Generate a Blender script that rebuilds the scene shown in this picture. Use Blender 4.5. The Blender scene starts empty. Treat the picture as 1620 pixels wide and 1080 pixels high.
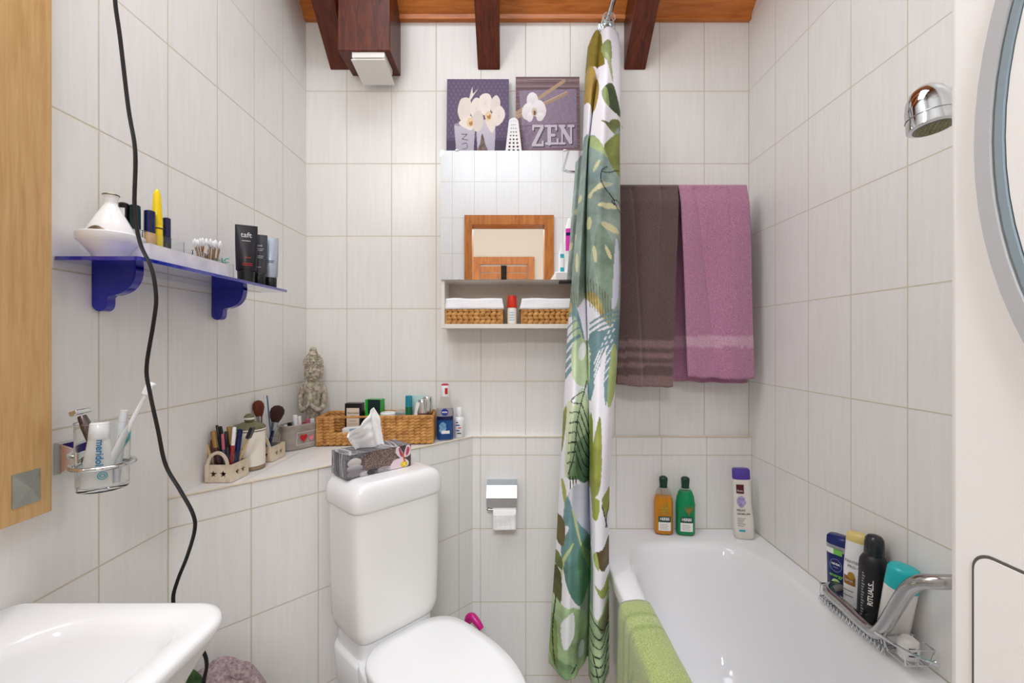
import bpy, bmesh, math, random
import numpy as np
from mathutils import Vector, Matrix, noise
R = math.radians
PI = math.pi
C = bpy.context.scene.collection
sc = bpy.context.scene
random.seed(7)

# ------------------------------------------------------------------ camera, light, exposure
H = 1.17            # camera height above the floor
F = 705.0           # focal length in pixels of the 1620 wide frame
cam_d = bpy.data.cameras.new('camera'); cam = bpy.data.objects.new('camera', cam_d); C.objects.link(cam)
cam.location = (0, 0, H); cam.rotation_euler = (R(90), 0, 0)
cam_d.sensor_width = 36; cam_d.lens = F / 1620 * 36; cam_d.clip_start = 0.01; cam_d.clip_end = 50
sc.camera = cam
sc.view_settings.view_transform = 'Standard'; sc.view_settings.look = 'None'
sc.view_settings.exposure = 0.74; sc.view_settings.gamma = 1.0; sc.view_settings.use_curve_mapping = False
w = bpy.data.worlds.new('world'); sc.world = w; w.use_nodes = True
w.node_tree.nodes['Background'].inputs[0].default_value = (.75, .85, 1, 1)
w.node_tree.nodes['Background'].inputs[1].default_value = 0.6

sc.cycles.max_bounces = 14; sc.cycles.diffuse_bounces = 9; sc.cycles.transmission_bounces = 10

def area(name, loc, rot, sx, sy, power, col):
    l = bpy.data.lights.new(name, 'AREA'); l.shape = 'RECTANGLE'; l.size = sx; l.size_y = sy
    l.energy = power; l.color = col
    o = bpy.data.objects.new(name, l); C.objects.link(o); o.location = loc; o.rotation_euler = rot
    return o
area('skylight_daylight', (-.12, .72, H + 1.62), (R(-14), 0, 0), 1.0, .8, 12.5, (.86, .935, 1))
area('mirror_lamp', (-.58, .40, H + .95), (R(30), R(-50), 0), .45, .25, 2.6, (1, .95, .89))
area('hall_fill_light', (-.05, -1.15, H + 1.25), (R(42), 0, 0), .7, .5, 27, (.90, .95, 1))  # added unseen fill, aimed through the doorway to brighten the lower room

# ------------------------------------------------------------------ helpers
def lin(c):
    return tuple(((x / 255) / 12.92 if x / 255 <= .04045 else ((x / 255 + .055) / 1.055) ** 2.4) for x in c)

def P(px, py, Y):
    return Vector(((px - 810) / F * Y, Y, H + (540 - py) / F * Y))

MATS = {}
def pm(name, col, rough=.45, metal=0.0, trans=0.0, noise_s=0, noise_a=.0, bump_s=0, bump_a=0, stretch=(1, 1, 1), col2=None,
       coat=0, ior=1.45, sheen=0, spec=.5, sss=0, emit=0):
    if name in MATS: return MATS[name]
    m = bpy.data.materials.new(name); m.use_nodes = True; nt = m.node_tree; b = nt.nodes['Principled BSDF']
    c = lin(col) + (1,)
    b.inputs['Base Color'].default_value = c; b.inputs['Roughness'].default_value = rough
    b.inputs['Metallic'].default_value = metal; b.inputs['Transmission Weight'].default_value = trans
    b.inputs['Coat Weight'].default_value = coat; b.inputs['IOR'].default_value = ior
    b.inputs['Sheen Weight'].default_value = sheen; b.inputs['Specular IOR Level'].default_value = spec
    if emit:
        b.inputs['Emission Color'].default_value = c; b.inputs['Emission Strength'].default_value = emit
    if noise_s or bump_s:
        tc = nt.nodes.new('ShaderNodeTexCoord'); mp = nt.nodes.new('ShaderNodeMapping'); mp.inputs['Scale'].default_value = stretch
        nt.links.new(tc.outputs['Object'], mp.inputs[0])
    if noise_s:
        n = nt.nodes.new('ShaderNodeTexNoise'); n.inputs['Scale'].default_value = noise_s; n.inputs['Detail'].default_value = 5
        nt.links.new(mp.outputs[0], n.inputs['Vector'])
        rp = nt.nodes.new('ShaderNodeValToRGB'); rp.color_ramp.elements[0].position = .3; rp.color_ramp.elements[1].position = .7
        if col2 is None: c2 = tuple(x * (1 - noise_a) for x in c[:3]) + (1,)
        else: c2 = lin(col2) + (1,)
        rp.color_ramp.elements[0].color = c2; rp.color_ramp.elements[1].color = c
        nt.links.new(n.outputs['Fac'], rp.inputs[0]); nt.links.new(rp.outputs[0], b.inputs['Base Color'])
    if bump_s:
        n2 = nt.nodes.new('ShaderNodeTexNoise'); n2.inputs['Scale'].default_value = bump_s; n2.inputs['Detail'].default_value = 3
        nt.links.new(mp.outputs[0], n2.inputs['Vector'])
        bp = nt.nodes.new('ShaderNodeBump'); bp.inputs['Strength'].default_value = bump_a; bp.inputs['Distance'].default_value = .002
        nt.links.new(n2.outputs['Fac'], bp.inputs['Height']); nt.links.new(bp.outputs[0], b.inputs['Normal'])
    MATS[name] = m
    return m

def vmat(name, rough=.6, bump_s=0, bump_a=0, sheen=0, trans_l=0):
    if name in MATS: return MATS[name]
    m = pm(name, (200, 200, 200), rough, bump_s=bump_s, bump_a=bump_a, sheen=sheen); nt = m.node_tree
    v = nt.nodes.new('ShaderNodeVertexColor'); v.layer_name = 'paint'
    src = v.outputs[0]
    if bump_a > .5:
        n = nt.nodes.new('ShaderNodeTexNoise'); n.inputs['Scale'].default_value = 420; n.inputs['Detail'].default_value = 2
        tc = nt.nodes.new('ShaderNodeTexCoord'); nt.links.new(tc.outputs['Object'], n.inputs['Vector'])
        mr = nt.nodes.new('ShaderNodeMapRange'); mr.inputs['From Min'].default_value = .3; mr.inputs['From Max'].default_value = .7
        mr.inputs['To Min'].default_value = .62; mr.inputs['To Max'].default_value = 1.28; nt.links.new(n.outputs['Fac'], mr.inputs['Value'])
        mx = nt.nodes.new('ShaderNodeVectorMath'); mx.operation = 'SCALE'; nt.links.new(src, mx.inputs[0]); nt.links.new(mr.outputs[0], mx.inputs['Scale']); src = mx.outputs[0]
    nt.links.new(src, nt.nodes['Principled BSDF'].inputs['Base Color'])
    return m

def tile_mat():
    m = pm('wall_tile', (226, 224, 220), .16, spec=.5); nt = m.node_tree; N = nt.nodes; L = nt.links; b = N['Principled BSDF']
    uv = N.new('ShaderNodeUVMap'); uv.uv_map = 'tile'
    sp = N.new('ShaderNodeSeparateXYZ'); L.new(uv.outputs[0], sp.inputs[0])
    def mth(op, a, bb=None):
        n = N.new('ShaderNodeMath'); n.operation = op
        for i, q in enumerate((a, bb)):
            if q is None: continue
            if isinstance(q, (int, float)): n.inputs[i].default_value = q
            else: L.new(q, n.inputs[i])
        return n.outputs[0]
    def line(o, wd):
        f = mth('FRACT', o); d = mth('SUBTRACT', .5, mth('ABSOLUTE', mth('SUBTRACT', f, .5)))
        mr = N.new('ShaderNodeMapRange'); mr.inputs['From Min'].default_value = wd * .55; mr.inputs['From Max'].default_value = wd
        mr.inputs['To Min'].default_value = 1; mr.inputs['To Max'].default_value = 0; L.new(d, mr.inputs['Value'])
        return mr.outputs[0]
    lu = line(sp.outputs[0], .0120); lv = line(sp.outputs[1], .0078)
    mask = mth('MAXIMUM', lu, lv)
    cb = N.new('ShaderNodeCombineXYZ')
    L.new(mth('FLOOR', sp.outputs[0]), cb.inputs[0]); L.new(mth('FLOOR', sp.outputs[1]), cb.inputs[1])
    wn = N.new('ShaderNodeTexWhiteNoise'); L.new(cb.outputs[0], wn.inputs[0])
    mp = N.new('ShaderNodeMapping'); mp.inputs['Scale'].default_value = (9, .9, 1)
    ad = N.new('ShaderNodeVectorMath'); ad.operation = 'MULTIPLY_ADD'; L.new(wn.outputs['Color'], ad.inputs[0]); ad.inputs[1].default_value = (7, 7, 7)
    L.new(uv.outputs[0], ad.inputs[2]); L.new(ad.outputs[0], mp.inputs[0])
    ns = N.new('ShaderNodeTexNoise'); ns.inputs['Scale'].default_value = 1.6; ns.inputs['Detail'].default_value = 6; ns.inputs['Roughness'].default_value = .65
    L.new(mp.outputs[0], ns.inputs['Vector'])
    rp = N.new('ShaderNodeValToRGB'); e = rp.color_ramp.elements
    e[0].position = .25; e[0].color = lin((230, 228, 226)) + (1,); e[1].position = .6; e[1].color = lin((236, 235, 233)) + (1,)
    L.new(ns.outputs['Fac'], rp.inputs[0])
    mx = N.new('ShaderNodeMix'); mx.data_type = 'RGBA'; L.new(mask, mx.inputs['Factor']); L.new(rp.outputs[0], mx.inputs['A'])
    mx.inputs['B'].default_value = lin((206, 199, 182)) + (1,)
    L.new(mx.outputs['Result'], b.inputs['Base Color'])
    rr = mth('ADD', .27, mth('MULTIPLY', mask, .6)); L.new(rr, b.inputs['Roughness'])
    bp = N.new('ShaderNodeBump'); bp.inputs['Strength'].default_value = .35; bp.inputs['Distance'].default_value = .0012
    h = mth('SUBTRACT', .5, mask)
    L.new(h, bp.inputs['Height']); L.new(bp.outputs[0], b.inputs['Normal'])
    return m

def wood_mat(name, c1, c2, rough, scale, stretch, coat=0):
    m = pm(name, c1, rough, coat=coat); nt = m.node_tree; N = nt.nodes; L = nt.links; b = N['Principled BSDF']
    tc = N.new('ShaderNodeTexCoord'); mp = N.new('ShaderNodeMapping'); mp.inputs['Scale'].default_value = stretch
    L.new(tc.outputs['Object'], mp.inputs[0])
    n = N.new('ShaderNodeTexNoise'); n.inputs['Scale'].default_value = scale; n.inputs['Detail'].default_value = 8; n.inputs['Roughness'].default_value = .6
    n.inputs['Distortion'].default_value = .6; L.new(mp.outputs[0], n.inputs['Vector'])
    rp = N.new('ShaderNodeValToRGB'); e = rp.color_ramp.elements; e[0].position = .32; e[0].color = lin(c2) + (1,); e[1].position = .66; e[1].color = lin(c1) + (1,)
    L.new(n.outputs['Fac'], rp.inputs[0]); L.new(rp.outputs[0], b.inputs['Base Color'])
    bp = N.new('ShaderNodeBump'); bp.inputs['Strength'].default_value = .25; bp.inputs['Distance'].default_value = .001
    L.new(n.outputs['Fac'], bp.inputs['Height']); L.new(bp.outputs[0], b.inputs['Normal'])
    return m

TU, TV = .1544, .2505
def tuv_z(z): return (z - H + .1376) / TV

class MB:
    def __init__(s): s.v = []; s.f = []; s.uv = {}
    def add(s, vs, fs, mtx=None):
        o = len(s.v)
        s.v += [tuple(mtx @ Vector(v)) if mtx is not None else tuple(v) for v in vs]
        s.f += [tuple(i + o for i in f) for f in fs]
        return s
    def box(s, a, b, mtx=None):
        x0, y0, z0 = a; x1, y1, z1 = b
        return s.add([(x0, y0, z0), (x1, y0, z0), (x1, y1, z0), (x0, y1, z0), (x0, y0, z1), (x1, y0, z1), (x1, y1, z1), (x0, y1, z1)],
                     [(0, 3, 2, 1), (4, 5, 6, 7), (0, 1, 5, 4), (1, 2, 6, 5), (2, 3, 7, 6), (3, 0, 4, 7)], mtx)
    def loft(s, secs, seg=32, mtx=None, cap0=True, cap1=True):
        vs = []; fs = []
        for q in secs:
            if len(q) == 4: z, rx, ry, n = q; cx = cy = 0
            else: cx, cy, z, rx, ry, n = q
            for k in range(seg):
                t = 2 * PI * k / seg; c, d = math.cos(t), math.sin(t)
                vs.append((cx + rx * math.copysign(abs(c) ** (2 / n), c), cy + ry * math.copysign(abs(d) ** (2 / n), d), z))
        for i in range(len(secs) - 1):
            for k in range(seg):
                k2 = (k + 1) % seg
                fs.append((i * seg + k, i * seg + k2, (i + 1) * seg + k2, (i + 1) * seg + k))
        if cap0: fs.append(tuple(range(seg - 1, -1, -1)))
        if cap1: fs.append(tuple((len(secs) - 1) * seg + k for k in range(seg)))
        return s.add(vs, fs, mtx)
    def lathe(s, prof, seg=24, mtx=None): return s.loft([(z, max(r, 1e-5), max(r, 1e-5), 2) for r, z in prof], seg, mtx)
    def cyl(s, a, b, r, r2=None, seg=16):
        a = Vector(a); b = Vector(b); d = b - a
        m = Matrix.Translation(a) @ d.to_track_quat('Z', 'Y').to_matrix().to_4x4()
        return s.loft([(0, r, r, 2), (d.length, r if r2 is None else r2, r if r2 is None else r2, 2)], seg, m)
    def ball(s, c, r, seg=12, rings=8, mtx=None):
        if isinstance(r, (int, float)): r = (r, r, r)
        m = Matrix.Translation(Vector(c))
        if mtx is not None: m = m @ mtx
        m = m @ Matrix.Diagonal((*r, 1))
        return s.loft([(-math.cos(PI * i / rings), max(math.sin(PI * i / rings), .01), max(math.sin(PI * i / rings), .01), 2) for i in range(rings + 1)], seg, m)
    def tube(s, pts, r, seg=10, closed=False, smooth=0, flat=1.0):
        pts = [Vector(p) for p in pts]
        rs = r if isinstance(r, (list, tuple)) else None
        if smooth: pts, rs2 = catmull(pts, smooth, closed, rs); rs = rs2 if rs else None
        n = len(pts); vs = []; fs = []; up = None
        for i, p in enumerate(pts):
            if closed: t = pts[(i + 1) % n] - pts[i - 1]
            else: t = pts[min(i + 1, n - 1)] - pts[max(i - 1, 0)]
            t = t.normalized() if t.length > 1e-9 else Vector((0, 0, 1))
            if up is None: up = t.orthogonal().normalized()
            up = (up - t * up.dot(t)).normalized() if (up - t * up.dot(t)).length > 1e-6 else t.orthogonal().normalized()
            sd = t.cross(up); rr = rs[i] if rs else r
            for k in range(seg):
                a = 2 * PI * k / seg; vs.append(p + up * math.cos(a) * rr + sd * math.sin(a) * rr * flat)
        m = n if closed else n - 1
        for i in range(m):
            for k in range(seg):
                k2 = (k + 1) % seg; j = (i + 1) % n
                fs.append((i * seg + k, i * seg + k2, j * seg + k2, j * seg + k))
        if not closed: fs.append(tuple(range(seg - 1, -1, -1))); fs.append(tuple((n - 1) * seg + k for k in range(seg)))
        return s.add(vs, fs)
    def mesh(s, me, mtx=None):
        s.add([v.co for v in me.vertices], [tuple(p.vertices) for p in me.polygons], mtx); bpy.data.meshes.remove(me); return s
    def grid(s, nu, nv, fn):
        vs = [fn(i / nu, j / nv) for j in range(nv + 1) for i in range(nu + 1)]
        fs = [(j * (nu + 1) + i, j * (nu + 1) + i + 1, (j + 1) * (nu + 1) + i + 1, (j + 1) * (nu + 1) + i) for j in range(nv) for i in range(nu)]
        return s.add(vs, fs)
    def build(s, name, mat, parent=None, bevel=0, smooth=40, solid=0, subsurf=0, colors=None, recalc=True):
        me = bpy.data.meshes.new(name); me.from_pydata([tuple(v) for v in s.v], [], s.f)
        if recalc:
            bm = bmesh.new(); bm.from_mesh(me); bmesh.ops.recalc_face_normals(bm, faces=bm.faces); bm.to_mesh(me); bm.free()
        me.update()
        if colors is not None:
            a = me.color_attributes.new('paint', 'FLOAT_COLOR', 'POINT')
            arr = np.ones((len(me.vertices), 4), dtype=np.float32); arr[:, :3] = np.asarray(colors, dtype=np.float32)
            a.data.foreach_set('color', arr.ravel())
        if smooth:
            me.shade_smooth(); me.set_sharp_from_angle(angle=R(smooth))
        me.materials.append(mat)
        o = bpy.data.objects.new(name, me); C.objects.link(o)
        if parent is not None: o.parent = parent
        if solid: m = o.modifiers.new('solid', 'SOLIDIFY'); m.thickness = solid; m.offset = 0
        if bevel: m = o.modifiers.new('bevel', 'BEVEL'); m.width = bevel; m.segments = 3; m.limit_method = 'ANGLE'; m.angle_limit = R(35)
        if subsurf: m = o.modifiers.new('sub', 'SUBSURF'); m.levels = subsurf; m.render_levels = subsurf
        return o

def catmull(pts, k, closed=False, rs=None):
    n = len(pts); out = []; ro = []
    for i in range(n if closed else n - 1):
        g = (lambda j: j % n) if closed else (lambda j: min(max(j, 0), n - 1))
        a, b, c, d = pts[g(i - 1)], pts[g(i)], pts[g(i + 1)], pts[g(i + 2)]
        for q in range(k):
            t = q / k
            out.append(.5 * ((2 * b) + (c - a) * t + (2 * a - 5 * b + 4 * c - d) * t * t + (3 * b - a - 3 * c + d) * t ** 3))
            if rs: ro.append(rs[g(i)] * (1 - t) + rs[g(i + 1)] * t)
    if not closed:
        out.append(pts[-1])
        if rs: ro.append(rs[-1])
    return out, ro

def sets(o, label, cat, group=None):
    o['label'] = label; o['category'] = cat
    if group: o['group'] = group
    return o
def thing(name, label, cat, loc=(0, 0, 0), rot=(0, 0, 0), group=None):
    o = bpy.data.objects.new(name, None); C.objects.link(o); o.location = loc
    o.rotation_euler = rot; o.empty_display_size = .03
    return sets(o, label, cat, group)
def struct(o): o['kind'] = 'structure'; return o
def dup(root, loc, rotz, label):
    r = root.copy(); C.objects.link(r); r.location = loc; r.rotation_euler = (0, 0, rotz); r['label'] = label
    for ch in list(root.children):
        c = ch.copy(); C.objects.link(c); c.parent = r
        for g in ch.children:
            d = g.copy(); C.objects.link(d); d.parent = c
    return r

def shape(outlines, thick, res=1):
    """flat outline (with holes) extruded: mesh in XY, thickness along Z"""
    cu = bpy.data.curves.new('tmp', 'CURVE'); cu.dimensions = '2D'; cu.fill_mode = 'BOTH'; cu.extrude = thick / 2
    for ol in outlines:
        sp = cu.splines.new('POLY'); sp.points.add(len(ol) - 1); sp.use_cyclic_u = True
        for i, p in enumerate(ol): sp.points[i].co = (p[0], p[1], 0, 1)
    o = bpy.data.objects.new('tmp', cu); me = bpy.data.meshes.new_from_object(o)
    bpy.data.objects.remove(o); bpy.data.curves.remove(cu)
    return me
def text_me(txt, size, ext=0.0, bold=0.0, align='CENTER'):
    cu = bpy.data.curves.new('tmp', 'FONT'); cu.body = txt; cu.size = size; cu.extrude = ext; cu.offset = bold; cu.resolution_u = 3
    cu.align_x = align; cu.align_y = 'CENTER'
    o = bpy.data.objects.new('tmp', cu); me = bpy.data.meshes.new_from_object(o)
    bpy.data.objects.remove(o); bpy.data.curves.remove(cu)
    return me
def circle_pts(cx, cy, r, n=16): return [(cx + r * math.cos(2 * PI * k / n), cy + r * math.sin(2 * PI * k / n)) for k in range(n)]
def star_pts(cx, cy, r, rot=PI / 2):
    return [(cx + (r if k % 2 == 0 else r * .42) * math.cos(rot + PI * k / 5), cy + (r if k % 2 == 0 else r * .42) * math.sin(rot + PI * k / 5)) for k in range(10)]
UP = Matrix.Rotation(PI / 2, 4, 'X')      # XY shape -> XZ plane facing -Y

def surf(rx, ry, n=2, eps=.0004):
    def f(x): return -ry * max(0, 1 - min(1, abs(x / rx)) ** n) ** (1 / n) - eps
    return f
def decal(name, mat, parent, x0, x1, z0, z1, sf, nx=12, lean=None):
    m = MB(); m.grid(nx, 6, lambda u, v: (x0 + (x1 - x0) * u, sf(x0 + (x1 - x0) * u), z0 + (z1 - z0) * v))
    return m.build(name, mat, parent, recalc=False)
def decal_poly(name, mat, parent, pts, sf):
    me = shape([pts], 0); m = MB(); vs = [(v.co.x, sf(v.co.x), v.co.y) for v in me.vertices]
    m.add(vs, [tuple(p.vertices) for p in me.polygons]); bpy.data.meshes.remove(me)
    return m.build(name, mat, parent)
def txt(name, mat, parent, s, size, x, z, sf, rot=0, sx=1.0, bold=0.0, align='CENTER'):
    me = text_me(s, size, bold=bold, align=align); c, d = math.cos(rot), math.sin(rot); m = MB(); vs = []
    for v in me.vertices:
        a, b = v.co.x * sx, v.co.y; X = x + a * c - b * d; Z = z + a * d + b * c; vs.append((X, sf(X) - .0003, Z))
    m.add(vs, [tuple(p.vertices) for p in me.polygons]); bpy.data.meshes.remove(me)
    return m.build(name, mat, parent, smooth=0)

class Cv:                                  # a small painter: fills shapes into an array of colours
    def __init__(s, x0, y0, x1, y1, w, h, bg):
        s.x0, s.y0, s.x1, s.y1, s.w, s.h = x0, y0, x1, y1, w, h
        s.X, s.Y = np.meshgrid(x0 + (np.arange(w) + .5) / w * (x1 - x0), y0 + (np.arange(h) + .5) / h * (y1 - y0))
        s.a = np.zeros((h, w, 3)); s.a[:] = lin(bg)
        rng = np.random.RandomState(3); s.rng = rng
    def put(s, mask, col, al=1.0, col2=None, vary=0, ty=None):
        c = np.array(lin(col))
        if col2 is not None:
            t = ty; c = c * (1 - t[..., None]) + np.array(lin(col2)) * t[..., None]; c = c[mask]
        if vary:
            n = s.noise(); c = c * (1 + 1.8 * vary * (n[mask][:, None]))
        s.a[mask] = s.a[mask] * (1 - al) + c * al
    def noise(s, k=9):
        if hasattr(s, '_n'): return s._n
        n = np.zeros((s.h, s.w)); sx = (s.x1 - s.x0); sy = (s.y1 - s.y0)
        for q in range(6):
            f = k * 1.9 ** q / max(sx, sy); th = s.rng.rand() * 6.3; ph = s.rng.rand(2) * 6.3
            n += np.sin((s.X * math.cos(th) + s.Y * math.sin(th)) * f * 6 + ph[0] + 1.5 * np.sin((s.X * math.sin(th) - s.Y * math.cos(th)) * f * 5 + ph[1])) / 1.5 ** q
        s._n = n / 2.4; return s._n
    def poly(s, pts, col, al=1.0, vary=0, col2=None, smooth=3):
        if smooth:
            pts = [(p.x, p.y) for p in catmull([Vector((a, b, 0)) for a, b in pts], smooth, True)[0]]
        m = np.zeros(s.X.shape, bool); n = len(pts)
        for i in range(n):
            (xa, ya), (xb, yb) = pts[i], pts[(i + 1) % n]
            if ya == yb: continue
            c = ((ya > s.Y) != (yb > s.Y)) & (s.X < (xb - xa) * (s.Y - ya) / (yb - ya) + xa); m ^= c
        ys = [p[1] for p in pts]; ty = np.clip((s.Y - min(ys)) / (max(ys) - min(ys) + 1e-9), 0, 1)
        s.put(m, col, al, col2, vary, ty); return s
    def ell(s, cx, cy, rx, ry, rot, col, al=1.0, vary=0, col2=None):
        c, d = math.cos(R(rot)), math.sin(R(rot)); dx, dy = s.X - cx, s.Y - cy
        m = ((dx * c + dy * d) / rx) ** 2 + ((-dx * d + dy * c) / ry) ** 2 < 1
        ty = np.clip((s.Y - cy + ry) / (2 * ry), 0, 1); s.put(m, col, al, col2, vary, ty); return s
    def line(s, pts, wd, col, al=1.0, smooth=4):
        if s.x1 > 100: wd = wd * 1.25
        if smooth and len(pts) > 2: pts = [(p.x, p.y) for p in catmull([Vector((a, b, 0)) for a, b in pts], smooth)[0]]
        m = np.zeros(s.X.shape, bool)
        for (xa, ya), (xb, yb) in zip(pts, pts[1:]):
            dx, dy = xb - xa, yb - ya; L2 = dx * dx + dy * dy + 1e-9
            t = np.clip(((s.X - xa) * dx + (s.Y - ya) * dy) / L2, 0, 1)
            m |= (s.X - xa - t * dx) ** 2 + (s.Y - ya - t * dy) ** 2 < (wd / 2) ** 2
        s.put(m, col, al); return s
    def at(s, x, y):
        i = np.clip(((np.asarray(x) - s.x0) / (s.x1 - s.x0) * s.w).astype(int), 0, s.w - 1)
        j = np.clip(((np.asarray(y) - s.y0) / (s.y1 - s.y0) * s.h).astype(int), 0, s.h - 1)
        return s.a[j, i]

# ------------------------------------------------------------------ materials
TILE = tile_mat()
WHITE = pm('white_ceramic', (236, 236, 237), .10, noise_s=3, noise_a=.01)
ENAMEL = pm('white_enamel', (238, 238, 240), .07, noise_s=3, noise_a=.01)
PLASTIC = pm('white_plastic', (236, 234, 230), .32, noise_s=4, noise_a=.02)
SATIN = pm('appliance_white', (244, 243, 242), .38, bump_s=300, bump_a=.03)
CHROME = pm('chrome', (215, 218, 220), .08, metal=1, noise_s=8, noise_a=.04)
STEEL = pm('brushed_steel', (185, 185, 188), .28, metal=1, noise_s=20, noise_a=.08)
OAK = wood_mat('light_oak', (212, 174, 120), (194, 152, 98), .42, 9, (14, 14, 1))
BEAM = wood_mat('dark_beam_wood', (112, 50, 24), (66, 27, 14), .42, 10, (9, 1.2, 1.6))
BOARD = wood_mat('varnished_board', (216, 134, 62), (178, 98, 38), .35, 7, (1.2, 12, 12))
DOORW = wood_mat('door_wood', (200, 128, 60), (164, 92, 38), .38, 6, (10, 6, 1.2))
BLACK = pm('black_plastic', (22, 22, 26), .3, noise_s=10, noise_a=.1)
NAVY = pm('navy_plastic', (18, 26, 78), .25, noise_s=10, noise_a=.1)
CLEAR = pm('clear_glass', (250, 252, 252), .02, trans=1, ior=1.25, noise_s=4, noise_a=.01)
PAPER = pm('white_paper', (246, 246, 246), .8, bump_s=60, bump_a=.15)
LINEN = pm('white_linen', (240, 240, 244), .85, bump_s=220, bump_a=.3)
GROUT = pm('beige_trim', (222, 212, 190), .35, noise_s=20, noise_a=.06)
INK = pm('dark_ink', (40, 44, 60), .5, noise_s=9, noise_a=.05)
WICK = pm('woven_hyacinth', (214, 160, 92), .6, noise_s=45, col2=(160, 106, 50), bump_s=180, bump_a=.5)
WHTAG = pm('label_white', (240, 240, 238), .5, noise_s=9, noise_a=.02)

# ------------------------------------------------------------------ room shell
XL, XR, YB = -.712, .819, 1.54
YBL = 1.521                       # face of the thicker lower wall
ZL = H - .3236                    # top of ledge
YR = -.27                         # rear wall
A = Vector((XL, .9224, 0)); B = Vector((-.134, YBL, 0))
DU = (B - A).normalized(); DN = Vector((DU.y, -DU.x, 0)); DL = (B - A).length
def roofz(y): return H + 1.103 + .814 * (YB - y)

def tiled(name, quads, parent=None):
    """quads: (p0, p1, z-list bottom/top, u0) vertical faces; uv in tile units"""
    vs = []; fs = []; uvs = []
    for pts, uv in quads:
        o = len(vs); vs += [tuple(p) for p in pts]; fs.append(tuple(range(o, o + len(pts)))); uvs += uv
    me = bpy.data.meshes.new(name); me.from_pydata(vs, [], fs); l = me.uv_layers.new(name='tile')
    for i, lp in enumerate(me.loops): l.data[i].uv = uvs[lp.vertex_index]
    me.materials.append(TILE); o = bpy.data.objects.new(name, me); C.objects.link(o)
    if parent is not None: o.parent = parent
    return o
def vq(x0, y0, x1, y1, z0, z1, u0, u1, z2=None, z3=None):
    z2 = z1 if z2 is None else z2
    return ([(x0, y0, z0), (x1, y1, z0), (x1, y1, z2), (x0, y0, z1)], [(u0, tuv_z(z0)), (u1, tuv_z(z0)), (u1, tuv_z(z2)), (u0, tuv_z(z1))])
ux = lambda x: (x - XR) / TU
uy = lambda y: (y - YB) / TU
ZT = roofz(YB) + .02
struct(tiled('wall_back', [vq(XL, YB, XR, YB, ZL - .02, ZT, ux(XL), ux(XR)),
                           vq(-.134, YBL, XR, YBL, 0, ZL, ux(-.134), ux(XR)),
                           ([(-.134, YBL, ZL), (XR, YBL, ZL), (XR, YB, ZL), (-.134, YB, ZL)], [(ux(-.134), .5), (ux(XR), .5), (ux(XR), .55), (ux(-.134), .55)])]))
def side(name, x):
    struct(tiled(name, [vq(x, YR, x, YB, 0, roofz(YR), uy(YR), uy(YB), ZT)]))
side('wall_left', XL); side('wall_right', XR)
struct(tiled('wall_corner', [vq(A.x, A.y, B.x, B.y, 0, ZL, 0, DL / TU)]))
# ledge top: tiles laid along the diagonal
o = tiled('ledge_top', [([(A.x, A.y, ZL), (B.x, B.y, ZL), (B.x, YB, ZL), (XL, YB, ZL)],
                     [(.5, .02), (DL / TU * .6 + .5, .02), (DL / TU * .6 + .5, .1), (.5, 2.2)])]); struct(o)
tr = MB()
tr.tube([(A.x, A.y, ZL - .001), (B.x, B.y, ZL - .001), (XR, YBL, ZL - .001)], .0032, 8)
struct(tr.build('trim_1', GROUT))

# rear wall with the doorway, hall behind it (seen in the mirror)
DX0, DX1, DZ = -.277, .225, H + .81
q = [vq(XL, YR, DX0, YR, 0, roofz(YR), ux(XL), ux(DX0)), vq(DX1, YR, XR, YR, 0, roofz(YR), ux(DX1), ux(XR)),
     vq(DX0, YR, DX1, YR, DZ, roofz(YR), ux(DX0), ux(DX1))]
struct(tiled('wall_rear', q))
PLASTER = pm('hall_plaster', (218, 211, 202), .85, bump_s=60, bump_a=.15)
m = MB()
for a, b in (((-1.0, -.37, 0), (DX0, -.36, 2.6)), ((DX1, -.37, 0), (1.0, -.36, 2.6)), ((DX0, -.37, DZ), (DX1, -.36, 2.6)),
             ((-1.0, -1.86, 0), (1.0, -1.81, 2.6)), ((-1.05, -1.86, 0), (-1.0, -.36, 2.6)), ((1.0, -1.86, 0), (1.05, -.36, 2.6)), ((-1.05, -1.86, 2.6), (1.05, -.36, 2.65))):
    m.box(a, b)
struct(m.build('wall_hall', PLASTER, smooth=0))
m = MB()
m.box((-.33, YR + .001, 0), (DX0, YR + .022, H + .877)); m.box((DX1, YR + .001, 0), (.29, YR + .022, H + .877)); m.box((DX0, YR + .001, DZ), (DX1, YR + .022, H + .877))
m.box((DX0 - .015, -.37, 0), (DX0, YR + .001, DZ)); m.box((DX1, -.37, 0), (DX1 + .015, YR + .001, DZ)); m.box((DX0, -.37, DZ), (DX1, YR + .001, DZ + .015))
struct(m.build('door_1', DOORW, bevel=.002))
hd = bpy.data.objects.new('door_2', None); C.objects.link(hd); hd['kind'] = 'structure'; hd.location = (0, -1.81, 0)
m = MB()
m.box((-.40, 0, 0), (-.335, .03, H + .877)); m.box((.165, 0, 0), (.23, .03, H + .877)); m.box((-.335, 0, H + .80), (.165, .03, H + .877))
m.build('door_frame', DOORW, hd, bevel=.002)
m = MB()
for k in range(26):
    z = H + .78 - k * .07
    if z < .05: break
    m.box((-.325, .002, z - .06), (-.115, .014, z)); m.box((-.055, .002, z - .06), (.155, .014, z))
m.build('door_louvers', DOORW, hd)
MB().box((-.115, .001, .02), (-.055, .008, H + .79)).build('door_gap', pm('dark_gap', (24, 16, 10), .8, noise_s=5, noise_a=.1), hd)

fl = MB(); fl.box((XL, -1.86, -.02), (1.05, YB, 0)); fl.box((-1.05, -1.86, -.02), (XL, -.36, 0))
struct(fl.build('floor', pm('floor_tile', (170, 160, 150), .3, noise_s=6, noise_a=.15), smooth=0))
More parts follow.
